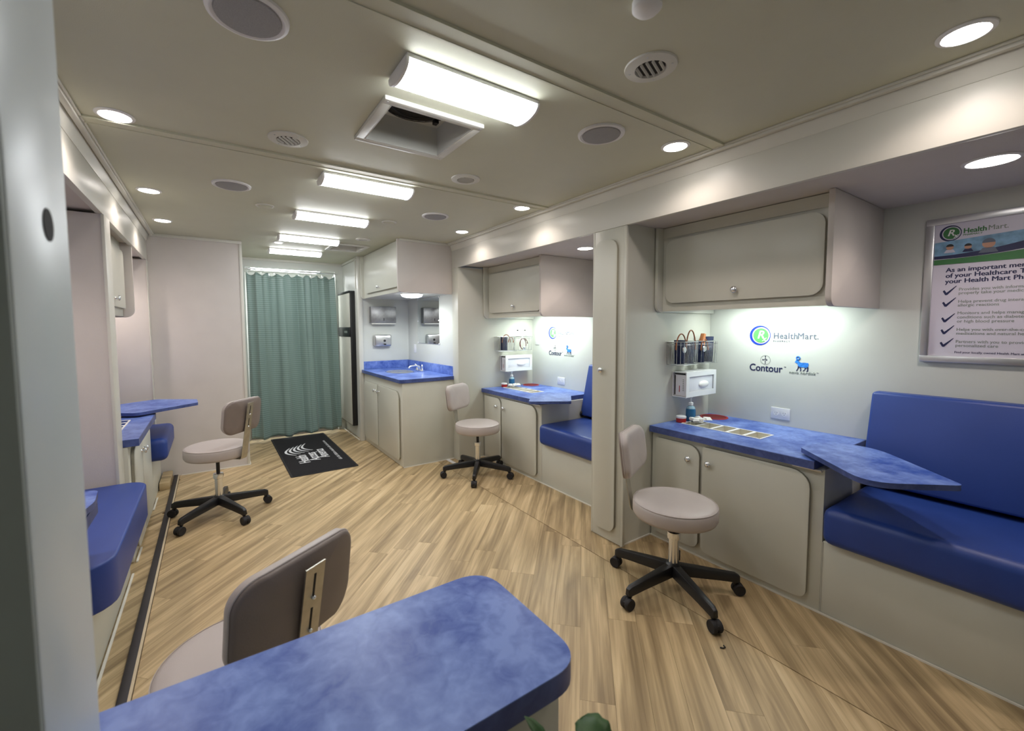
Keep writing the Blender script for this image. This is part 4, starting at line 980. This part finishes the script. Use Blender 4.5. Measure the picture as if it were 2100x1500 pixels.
def finish_stool(t, zs, ang):
    """seat, rod and back at seat height zs, back at local angle ang (children built in local space at the origin)"""
    MB().lathe((0, 0, 0), [(.013, .334), (.013, zs-.100)], 16).build('gas_lift', M_BLACK, t)
    MB().box(-.08, .08, -.08, .08, zs-.099, zs-.091, .002).build('seat_plate', M_BLACK, t)
    R = .217
    MB().lathe((0, 0, 0), [(.02, zs-.0905), (R-.03, zs-.0905), (R-.008, zs-.085), (R, zs-.070), (R, zs-.020), (R-.006, zs-.008), (R-.02, zs-.001), (R-.06, zs+.002), (.02, zs+.003)], 56).build('seat', M_TAUPE, t, 60)
    MB().tube([((R-.004)*math.cos(a*PI/28), (R-.004)*math.sin(a*PI/28), zs-.007) for a in range(56)], .0016, 6, True).build('seat_piping', M_TAUPE, t, 60)
    out, shell = backrest()
    rot = Matrix.Rotation(ang, 4, 'Z'); tilt = Matrix.Rotation(math.radians(7), 4, 'Y')
    mt = rot @ Matrix.Translation((.262, 0, zs+.235)) @ tilt
    def put(vs, fs, name, m, par, sm=60):
        return MB().add([(mt @ Vector(v))[:] for v in vs], fs).build(name, m, par, sm)
    # front padding (towards the seat) and rear shell
    front = [(.995, -.004), (1.0, -.012), (.985, -.026), (.93, -.036), (.80, -.042), (.4, -.045)]
    back = [(.998, -.0035), (1.0, .003), (.985, .009), (.94, .011), (.6, .011)]
    b = put(*shell(front), 'backrest', M_TAUPE, t)
    bk = put(*shell(back), 'back_shell', M_TAUPE_D, b)
    pv = []
    m = len(out)
    pp = [(mt @ Vector((-.0035-.9*(u*1.002)**2, u*1.004, v*1.004)))[:] for u, v in out]
    MB().tube(pp, .003, 6, True).build('piping', M_TAUPE, b, 60)
    # bent steel bar
    prof = [(.05, zs-.0915), (.220, zs-.0915), (.229, zs-.085), (.234, zs-.055), (.303, zs+.335)]
    vs = []; fs = []; hw = .031; th = .004
    for i, (x, z) in enumerate(prof):
        a = Vector(prof[max(i-1, 0)]); c = Vector(prof[min(i+1, len(prof)-1)]); d = (c-a).normalized(); nn = Vector((d.y, -d.x))*th/2
        for s_ in (1, -1):
            for y in (-hw, hw): vs.append((rot @ Vector((x+nn.x*s_, y, z+nn.y*s_-(.006 if i < 2 else 0))))[:])
    for i in range(len(prof)-1):
        a = 4*i; c = a+4; fs += [(a, a+1, c+1, c), (a+2, c+2, c+3, a+3), (a, c, c+2, a+2), (a+1, a+3, c+3, c+1)]
    fs += [(0, 2, 3, 1), (4*(len(prof)-1), 4*(len(prof)-1)+1, 4*(len(prof)-1)+3, 4*(len(prof)-1)+2)]
    bar = MB().add(vs, fs).build('back_bar', M_BAR_STEEL, t, 25)
    for z0, z1 in ((zs+.245, zs+.312), (zs+.150, zs+.215)):
        def bx(z): return .234+(z-zs+.055)*(.069/.39)+.0022
        vs = [(rot @ Vector((bx(z)+e, y, z)))[:] for z in (z0, z1) for y in (-.003, .003) for e in (0, .0008)]
        MB().add(vs, [(0, 1, 3, 2), (4, 6, 7, 5), (0, 4, 5, 1), (2, 3, 7, 6), (1, 5, 7, 3), (0, 2, 6, 4)]).build('slot', M_DARK, bar, 0)
        c = rot @ Vector((bx(z0)+.003, 0, z0)); MB().ball(c[:], .006, .006, .006, 12, 8).build('screw', M_CHROME, bar, 60)
stools = [((2.064, 1.36), .505, 31, 113, 'taupe swivel stool at the near right desk, backrest seen edge-on'),
          ((2.132, 3.552), .52, 17, 118, 'taupe swivel stool at the far right desk, beside the sink cabinet'),
          ((-.0, 3.91), .555, 9, 318, 'taupe swivel stool left of the mat, seen from behind, near the far left desk'),
          ((.040, 1.405), .505, 20, 302, 'foreground taupe stool half hidden by the blue counter, scuffed backrest')]
base = make_stool(); st_objs = [base]+[dup(base, (0, 0, 0)) for _ in range(3)]
for o, ((x, y), zs, ph, ba, lab) in zip(st_objs, stools):
    finish_stool(o, zs, math.radians(ba-ph))
    o.location = (x, y, .001); o.rotation_euler = (0, 0, math.radians(ph)); o['label'] = lab; o['group'] = 'swivel stools'
